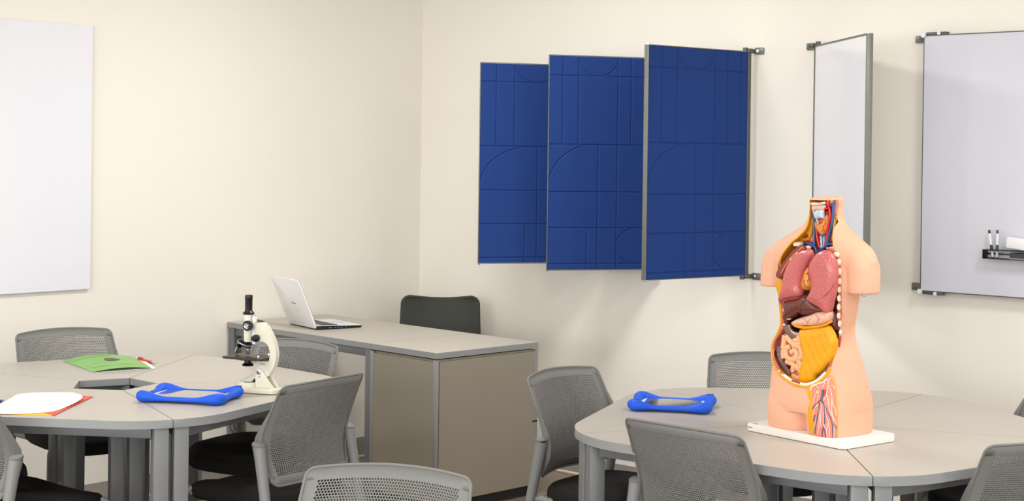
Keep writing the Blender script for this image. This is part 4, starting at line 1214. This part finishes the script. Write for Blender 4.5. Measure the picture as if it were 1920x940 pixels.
# left chest: fat pad and pectoral muscle lobes
pillow('fat_pad', d1, [(150, 330), (200, 430), (180, 600), (140, 700), (60, 760), (-40, 900), (-130, 1050), (-260, 1230), (-330, 1350), (-330, 1420), (-250, 1500), (-220, 1420), (-150, 1250), (-60, 1050), (-60, 900), (-40, 790), (40, 640), (110, 480)], .016, .006, .03, m_fat, R=.01)
pillow('chest_muscle', d2, [(385, 112), (300, 150), (200, 265), (115, 390), (98, 465), (160, 488), (215, 410), (250, 330), (320, 250), (430, 158)], .056, .010, .03, m_darkmus, R=.008)
for k, pth in enumerate(([(385, 135), (300, 210), (220, 300), (140, 430)], [(400, 150), (310, 240), (240, 330), (170, 455)])):
    ptube('muscle_strand', d2, [pth], .060, .0022, m_mus if k else m_pmus)
pillow('fat_flank', d2, [(75, 450), (110, 480), (150, 490), (165, 560), (150, 660), (130, 760), (150, 860), (165, 1000), (150, 1100), (140, 1000), (140, 880), (120, 760), (105, 640), (75, 530)], .053, .004, .03, m_fat, R=.008)
# neck: deep muscle bed, then organs
pillow('neck_bed', d1, [(165, 120), (380, 120), (560, 120), (545, 300), (510, 480), (500, 640), (510, 760), (400, 860), (250, 900), (170, 820), (110, 740), (160, 560), (190, 360)], -.004, .004, .02, m_darkmus, R=.01)
pillow('neck_muscle', d1, [(190, 450), (205, 600), (200, 740), (120, 750), (155, 640)], .006, .006, .012, m_pmus, R=.006)
pillow('neck_muscle', d1, [(530, 120), (556, 125), (540, 300), (505, 480), (498, 640), (510, 740), (440, 730), (440, 620), (490, 480), (520, 280)], .006, .006, .012, m_pmus, R=.006)
pillow('fat_layer', d1, [(540, 330), (524, 420), (505, 560), (505, 740), (496, 740), (494, 560), (510, 400), (520, 330)], .009, .004, .010, m_fat, R=.004)
pillow('fat_layer', d1, [(440, 125), (490, 125), (480, 200), (440, 180)], .012, .004, .012, m_fat, R=.004)
pillow('fat_layer', d1, [(166, 300), (200, 330), (205, 470), (170, 620), (140, 560), (155, 430)], .004, .005, .012, m_fat, R=.005)
ptube('throat_vessel', d1, [[(190, 108), (168, 150)], [(204, 106), (180, 128)]], .016, .0016, m_art)
pillow('hyoid_bone', d1, [(160, 160), (210, 150), (290, 155), (365, 145), (362, 185), (300, 200), (220, 205), (160, 190)], .034, .008, .015, m_bone, R=.005)
pillow('throat_membrane', d1, [(178, 200), (370, 188), (368, 260), (340, 280), (220, 275), (196, 300)], .026, .006, .015, m_memb, R=.01)
pillow('larynx_cartilage', d1, [(182, 262), (215, 300), (240, 268), (290, 262), (348, 268), (352, 330), (356, 395), (300, 392), (255, 408), (270, 470), (262, 480), (235, 410), (215, 350), (190, 300)], .036, .010, .015, m_cart, R=.010)
pillow('larynx_muscle', d1, [(262, 410), (345, 396), (350, 430), (300, 460), (275, 450)], .030, .006, .012, mat('larynx_red', (204, 96, 72), .45), R=.008)
pillow('thyroid_gland', d1, [(225, 420), (250, 430), (275, 470), (330, 440), (400, 330), (425, 370), (420, 470), (395, 560), (360, 640), (330, 650), (290, 610), (250, 560), (225, 500)], .026, .012, .014, m_thy, R=.014)
pillow('side_muscle', d1, [(372, 300), (410, 280), (412, 330), (380, 370)], .020, .005, .012, m_darkmus, R=.005)
ptube('windpipe', d1, [[(310, 640), (320, 740), (325, 830)], [(350, 640), (350, 740), (345, 830)]], .014, .0052, m_cart, wave=.18)
ptube('carotid_artery', d1, [[(405, 135), (420, 200), (440, 300), (438, 400), (415, 520), (395, 640), (375, 800)]], .020, .0043, m_art)
ptube('artery_branch', d1, [[(375, 150), (395, 185), (430, 215)], [(425, 235), (385, 245), (350, 238)], [(365, 245), (358, 310), (372, 400), (395, 440)]], .024, .0026, m_art)
ptube('carotid_artery', d1, [[(232, 500), (245, 600), (262, 700), (290, 830)]], .014, .0048, m_art)
ptube('fine_artery', d1, [[(372, 400), (370, 460), (335, 510), (300, 530)], [(350, 490), (345, 540), (355, 575)], [(340, 545), (312, 590)]], .031, .0012, m_art)
ptube('jugular_vein', d1, [[(508, 120), (500, 200), (492, 300), (478, 430), (455, 540), (425, 640), (405, 740), (360, 820), (290, 860), (240, 920)]], .020, .0052, m_vein)
ptube('vein_branch', d1, [[(455, 165), (470, 200), (494, 215)]], .021, .0040, m_vein)
ptube('jugular_vein', d1, [[(200, 330), (206, 430), (205, 560), (205, 700), (212, 790), (240, 850), (285, 880)]], .018, .0042, m_vein)
ptube('brachial_vein', d1, [[(10, 765), (80, 752), (150, 765), (205, 800), (240, 870), (238, 960)], [(505, 782), (440, 762), (390, 790), (300, 860)]], .026, .0048, m_vein)
ptube('fine_vein', d1, [[(232, 500), (262, 560), (265, 590), (300, 640), (328, 680), (330, 800)], [(262, 555), (300, 490)], [(328, 670), (365, 615)], [(340, 655), (325, 620)]], .030, .0014, m_vein)
pillow('red_patch', d1, [(30, 725), (110, 710), (125, 735), (40, 745)], .022, .004, .012, m_art, R=.004)
pillow('red_patch', d1, [(490, 740), (520, 735), (522, 770), (498, 760)], .022, .004, .012, m_art, R=.003)
pillow('pink_lobe', d1, [(50, 650), (80, 620), (110, 632), (108, 660), (75, 680), (52, 672)], .026, .004, .01, m_darkmus, R=.004)
# bones
def bone(fn, c, w_, h_, X, t_=.006):
    w_ *= 1.12; pts = [(c[0]+sx*w_*kx, c[1]+sy*h_*ky) for sx, sy, kx, ky in ((-1, -1, .6, 1), (1, -1, .6, 1), (1, -1, 1, .75), (1, 1, 1, .75), (1, 1, .6, 1), (-1, 1, .6, 1), (-1, 1, 1, .75), (-1, -1, 1, .75))]
    pillow('rib_end', fn, pts, X, t_, .014, m_bone, R=.004, step=.0035, sub=1)
bone(d2, (333, 106), 40, 30, .050, .010); bone(d2, (425, 143), 36, 22, .048, .008); bone(d2, (322, 202), 24, 26, .058); bone(d2, (264, 280), 18, 28, .060); bone(d2, (226, 366), 11, 20, .062)
bone(d2, (735, 128), 17, 26, .046); bone(d2, (705, 155), 30, 20, .048)
pillow('rib_muscle_strip', d2, [(640, 150), (700, 150), (760, 205), (795, 320), (808, 460), (806, 640), (800, 800), (800, 950), (765, 950), (768, 800), (770, 640), (768, 460), (755, 320), (720, 215)], .064, .004, .014, m_mus, R=.006)
for (x, y, w_, h_) in ((750, 222, 24, 28), (776, 305, 17, 34), (786, 410, 15, 38), (787, 515, 14, 36), (782, 608, 14, 34), (780, 703, 13, 36), (777, 800, 13, 36), (777, 895, 13, 34)): bone(d2, (x, y), w_, h_, .069)
for (x, y, w_, h_) in ((785, 160, 10, 34), (794, 255, 10, 26)): bone(d3, (x, y), w_, h_, .070)
for (x, y, w_, h_) in ((186, 748, 14, 30), (176, 835, 10, 26)): bone(d2, (x, y), w_, h_, .060)
bone(d3, (177, 177), 10, 18, .060)
ptube('metal_hook', d2, [[(450, 130), (468, 150)], [(646, 148), (662, 162)], [(652, 140), (655, 165)]], .066, .0009, m_chrome)
# chest organs
pillow('heart', d2, [(440, 340), (470, 335), (490, 360), (500, 450), (505, 560), (470, 618), (415, 615), (375, 585), (368, 545), (390, 450), (415, 380)], .072, .022, .03, m_heart, R=.022)
ptube('heart_vessel', d2, [[(425, 440), (440, 420), (470, 410)], [(395, 500), (400, 560), (440, 590)]], .0835, .0013, m_vein)
ptube('heart_vessel', d2, [[(440, 430), (450, 480), (430, 520)], [(450, 470), (475, 500)]], .0838, .0012, m_art)
ptube('aorta_stub', d2, [[(448, 350), (470, 340), (490, 370)]], .070, .0045, mat('aorta_tan', (190, 130, 80), .4))
pillow('right_lung', d2, [(455, 160), (490, 168), (502, 200), (495, 250), (455, 320), (420, 380), (395, 450), (372, 560), (380, 640), (352, 686), (270, 700), (190, 712), (128, 745), (132, 690), (158, 600), (180, 480), (225, 340), (285, 240), (370, 178)], .092, .022, .035, m_lung, R=.028)
ptube('lung_rim', d2, [[(382, 640), (354, 690), (270, 706), (190, 722), (130, 752)]], .076, .0034, m_lung2)
pillow('left_lung', d2, [(600, 175), (650, 168), (695, 185), (740, 250), (764, 340), (768, 450), (762, 560), (750, 660), (728, 750), (712, 830), (690, 880), (640, 855), (600, 826), (520, 778), (428, 722), (442, 690), (475, 630), (492, 570), (482, 500), (464, 420), (468, 330), (500, 262), (550, 205)], .094, .026, .035, m_lung, R=.032)
ptube('lung_rim', d2, [[(430, 728), (520, 786), (600, 836), (690, 886)]], .076, .0034, m_lung2)
ptube('lung_fissure', d2, [[(520, 720), (600, 695), (680, 620), (745, 530)]], .1065, .0007, mat('fissure', (120, 50, 50), .5))
# belly organs
pillow('liver', d2, [(195, 722), (350, 690), (385, 650), (450, 670), (560, 770), (640, 840), (560, 868), (480, 890), (400, 894), (370, 880), (352, 872), (330, 890), (260, 935), (205, 955), (176, 925), (185, 820)], .078, .020, .04, m_liver, R=.024)
ptube('liver_groove', d2, [[(352, 872), (356, 820), (372, 760), (420, 715)]], .0878, .0011, mat('liver_dark', (70, 28, 24), .4))
pillow('gallbladder', d3, [(198, 102), (215, 86), (245, 95), (252, 110), (235, 122), (205, 120)], .078, .006, .01, mat('gallbladder_green', (200, 192, 120), .4), R=.006)
pillow('stomach', d3, [(268, 152), (300, 118), (380, 88), (470, 62), (560, 28), (640, 30), (700, 10), (722, 50), (712, 110), (690, 140), (620, 168), (520, 185), (400, 188), (310, 180)], .088, .022, .03, m_sto, R=.024)
ptube('stomach_rim', d3, [[(268, 158), (310, 186), (390, 204), (470, 202), (560, 190), (640, 170), (706, 128)]], .084, .0046, m_fat)
ptube('stomach_vessel', d3, [[(430, 175), (435, 140), (470, 100)], [(435, 145), (400, 110), (370, 100)], [(520, 170), (545, 130), (555, 80)], [(545, 130), (570, 100)], [(500, 150), (515, 160)], [(680, 130), (680, 90), (690, 60)], [(545, 90), (520, 60)]], .1000, .0007, mat('vessel_salmon', (226, 130, 106), .5))
pillow('spleen', d3, [(722, 60), (745, 20), (765, 60), (775, 150), (772, 235), (735, 205), (700, 170)], .068, .014, .02, m_spl, R=.012)
ptube('transverse_colon', d3, [[(212, 178), (222, 220), (250, 262), (300, 292), (372, 312)]], .066, .0140, m_col, n=14, wave=.09, sub=5)
ptube('colon_band', d3, [[(228, 172), (244, 222), (290, 258), (364, 268)], [(230, 196), (254, 242), (296, 276), (364, 290)]], .0808, .0011, m_nerve); ptube('colon_stripe', d3, [[(236, 200), (258, 238), (300, 266), (364, 279)]], .0800, .0020, mat('stripe_orange', (226, 120, 66), .5))
ptube('ascending_colon', d3, [[(140, 420), (132, 480), (140, 560), (168, 620), (205, 670), (245, 725)]], .080, .0098, m_col, n=14, wave=.12, sub=5)
ptube('descending_colon', d3, [[(700, 622), (662, 676), (600, 730), (545, 790), (500, 806)]], .086, .0088, m_col, n=14, wave=.12, sub=5)
pillow('bowel_back', d3, [(175, 280), (230, 270), (380, 330), (400, 600), (385, 800), (300, 790), (262, 740), (262, 650), (190, 600), (150, 540), (155, 400)], .066, .010, .03, mat('bowel_shadow', (200, 130, 80), .45), R=.015)
coils = [[(185, 290), (178, 370), (165, 450), (170, 545)], [(205, 300), (240, 345), (300, 385), (370, 375)], [(275, 400), (330, 405), (365, 440), (375, 520), (350, 545)],
         [(250, 420), (205, 430), (205, 520), (250, 552), (310, 548), (330, 520)], [(255, 480), (295, 455), (320, 480), (315, 525), (290, 530)], [(205, 580), (250, 595), (290, 620), (275, 665), (290, 690)],
         [(330, 575), (365, 600), (355, 650), (325, 650), (318, 600)], [(285, 710), (295, 755), (360, 752), (372, 700), (350, 690)], [(285, 800), (330, 812), (380, 806)], [(290, 350), (340, 340), (385, 350)], [(330, 310), (385, 335)]]
for pth in coils: ptube('small_bowel_loop', d3, [pth], .076, .0094, m_int, n=14, sub=5)
pillow('omentum', d3, [(360, 228), (430, 220), (520, 208), (620, 195), (685, 180), (725, 225), (755, 290), (772, 360), (755, 450), (722, 550), (660, 630), (600, 700), (545, 740), (528, 790), (470, 822), (400, 830), (362, 800), (352, 720), (375, 620), (392, 540), (386, 440), (365, 340)], .094, .020, .03, m_oment, R=.022, wav=.0010)
# pubic bone rim with white band
ptube('tendon_stub', d3, [[(500, 850), (475, 870), (478, 900)]], .070, .0042, m_nerve); ptube('vein_stub', d3, [[(488, 855), (470, 885)]], .074, .0028, m_vein)

# ---- dissected groin and thigh, lying on the front of the left leg
def on_body(name, fn, pts, off, th, m, fill=True, step=.004, sub=3):
    px = [fn(*p) for p in pts]
    hp = [hit(*p, 0)[0] for p in px]; 
    q = smooth_path([Vector((x, y, 0)) for x, y in px], sub, True)
    ext = []
    xs = [p.x for p in q]; ys = [p.y for p in q]; st = 2.4
    for i in range(int((max(xs)-min(xs))/st)+2):
        for j in range(int((max(ys)-min(ys))/st)+2):
            p = (min(xs)+i*st+(j % 2)*st/2, min(ys)+j*st)
            if inside(p, [(k.x, k.y) for k in q]) and min((Vector((p[0], p[1], 0))-k).length for k in q) > 1.2: ext.append(p)
    vs = [Vector((p.x, p.y)) for p in q]+[Vector(p) for p in ext]; n0 = len(q)
    co_, ed, fa, *_ = delaunay_2d_cdt(vs, [(i, (i+1) % n0) for i in range(n0)], [list(range(n0))], 1, 1e-6)
    b = mb(); F = []; B = []
    for c in co_:
        p, n_ = hit(c.x, c.y, 0)
        if p is None: p, n_ = onp(c.x, c.y, .08), Vector((1, 0, 0))
        F.append(b.verts.new(p+n_*off)); B.append(b.verts.new(p+n_*(off-th)))
    for f in fa: b.faces.new([F[i] for i in f]); b.faces.new([B[i] for i in f][::-1])
    idx = {v: i for i, v in enumerate(F)}
    for e in [e for e in b.edges if e.is_boundary]:
        if e.verts[0] in idx and e.verts[1] in idx:
            i, j = idx[e.verts[0]], idx[e.verts[1]]; b.faces.new((F[i], F[j], B[j], B[i]))
    for v in [v for v in b.verts if not v.link_faces]: b.verts.remove(v)
    return obj(name, b, m, tor, 60)
pan = on_body('thigh_muscle', d4, [(150, 240), (215, 205), (290, 180), (335, 140), (372, 95), (405, 140), (432, 200), (440, 290), (455, 400), (462, 560), (466, 720), (468, 884), (400, 880), (300, 868), (190, 838), (180, 700), (160, 560), (155, 450), (160, 350)], .0028, .006, m_pmus)
on_body('thigh_fat', d4, [(100, 245), (145, 250), (160, 350), (160, 450), (168, 600), (192, 836), (140, 830), (118, 720), (105, 600), (110, 500), (130, 420), (100, 330)], .0034, .006, m_fat)
on_body('thigh_fat', d4, [(372, 90), (392, 100), (428, 160), (448, 260), (458, 400), (468, 600), (474, 892), (458, 888), (455, 600), (446, 420), (434, 290), (418, 190), (385, 125)], .0036, .006, m_fat)
def surf_tube(name, paths, r, m, off=.004):
    b = mb()
    for pth in paths:
        q = []
        pp = smooth_path([Vector((*d4(*p), 0)) for p in pth], 5) if len(pth) > 2 else [Vector((*d4(*pth[0]), 0)).lerp(Vector((*d4(*pth[1]), 0)), k/5) for k in range(6)]
        for p in pp:
            h_, n_ = hit(p.x, p.y, off)
            if h_ is not None: q.append(h_)
        if len(q) > 1: tube(b, q, r, 8)
    return obj(name, b, m, tor, 180)
surf_tube('femoral_vein', [[(292, 275), (285, 330), (270, 400), (235, 430), (195, 470), (165, 512)], [(295, 430), (312, 500), (315, 600), (312, 705)], [(325, 490), (360, 580), (400, 680), (412, 880)], [(255, 430), (245, 520), (225, 620), (205, 740), (195, 830)], [(300, 740), (288, 800), (285, 862)], [(300, 740), (315, 800), (325, 868)], [(425, 715), (455, 762)], [(200, 590), (182, 672)]], .0014, m_vein)
surf_tube('femoral_vein', [[(290, 275), (284, 340), (276, 410), (298, 440)]], .0030, m_vein, .005)
surf_tube('femoral_artery', [[(315, 275), (318, 320), (308, 360)]], .0030, m_art, .005)
surf_tube('nerve', [[(210, 330), (185, 380), (170, 460)], [(238, 340), (222, 440), (190, 520), (172, 610)], [(340, 130), (358, 165), (358, 215)], [(385, 120), (362, 165)], [(350, 250), (335, 320), (300, 420)], [(375, 250), (400, 340), (405, 440), (440, 520), (448, 600)],
    [(385, 222), (420, 230), (436, 270)], [(345, 345), (360, 440), (380, 560), (425, 640), (455, 705)], [(400, 420), (400, 560), (420, 680)], [(322, 490), (330, 600), (360, 680), (375, 870)], [(305, 560), (300, 700), (335, 780), (345, 870)], [(355, 700), (340, 780)], [(255, 560), (250, 680), (230, 850)], [(275, 450), (270, 600), (262, 760)], [(215, 600), (205, 690), (192, 760)], [(230, 500), (250, 545)], [(210, 225), (240, 260)], [(320, 180), (285, 250)], [(430, 720), (420, 880)]], .0010, m_nerve)
b = mb()
for (x, y, r) in ((225, 312, 26), (355, 238, 20), (325, 352, 20), (272, 435, 18), (218, 480, 20)):
    h_, n_ = hit(*d4(x, y), .003)
    if h_ is not None:
        b2 = mb(); bmesh.ops.create_icosphere(b2, subdivisions=2, radius=r*.149/580*1.0, matrix=Matrix.Translation(h_) @ Matrix.Diagonal((.7, 1, 1, 1)))
        obj('lymph_node', b2, m_node, tor, 180)
b.free()
surf_tube('groin_cord', [[(180, 215), (148, 245), (145, 285)], [(150, 240), (220, 205), (290, 180), (335, 140)]], .0022, m_nerve, .004)
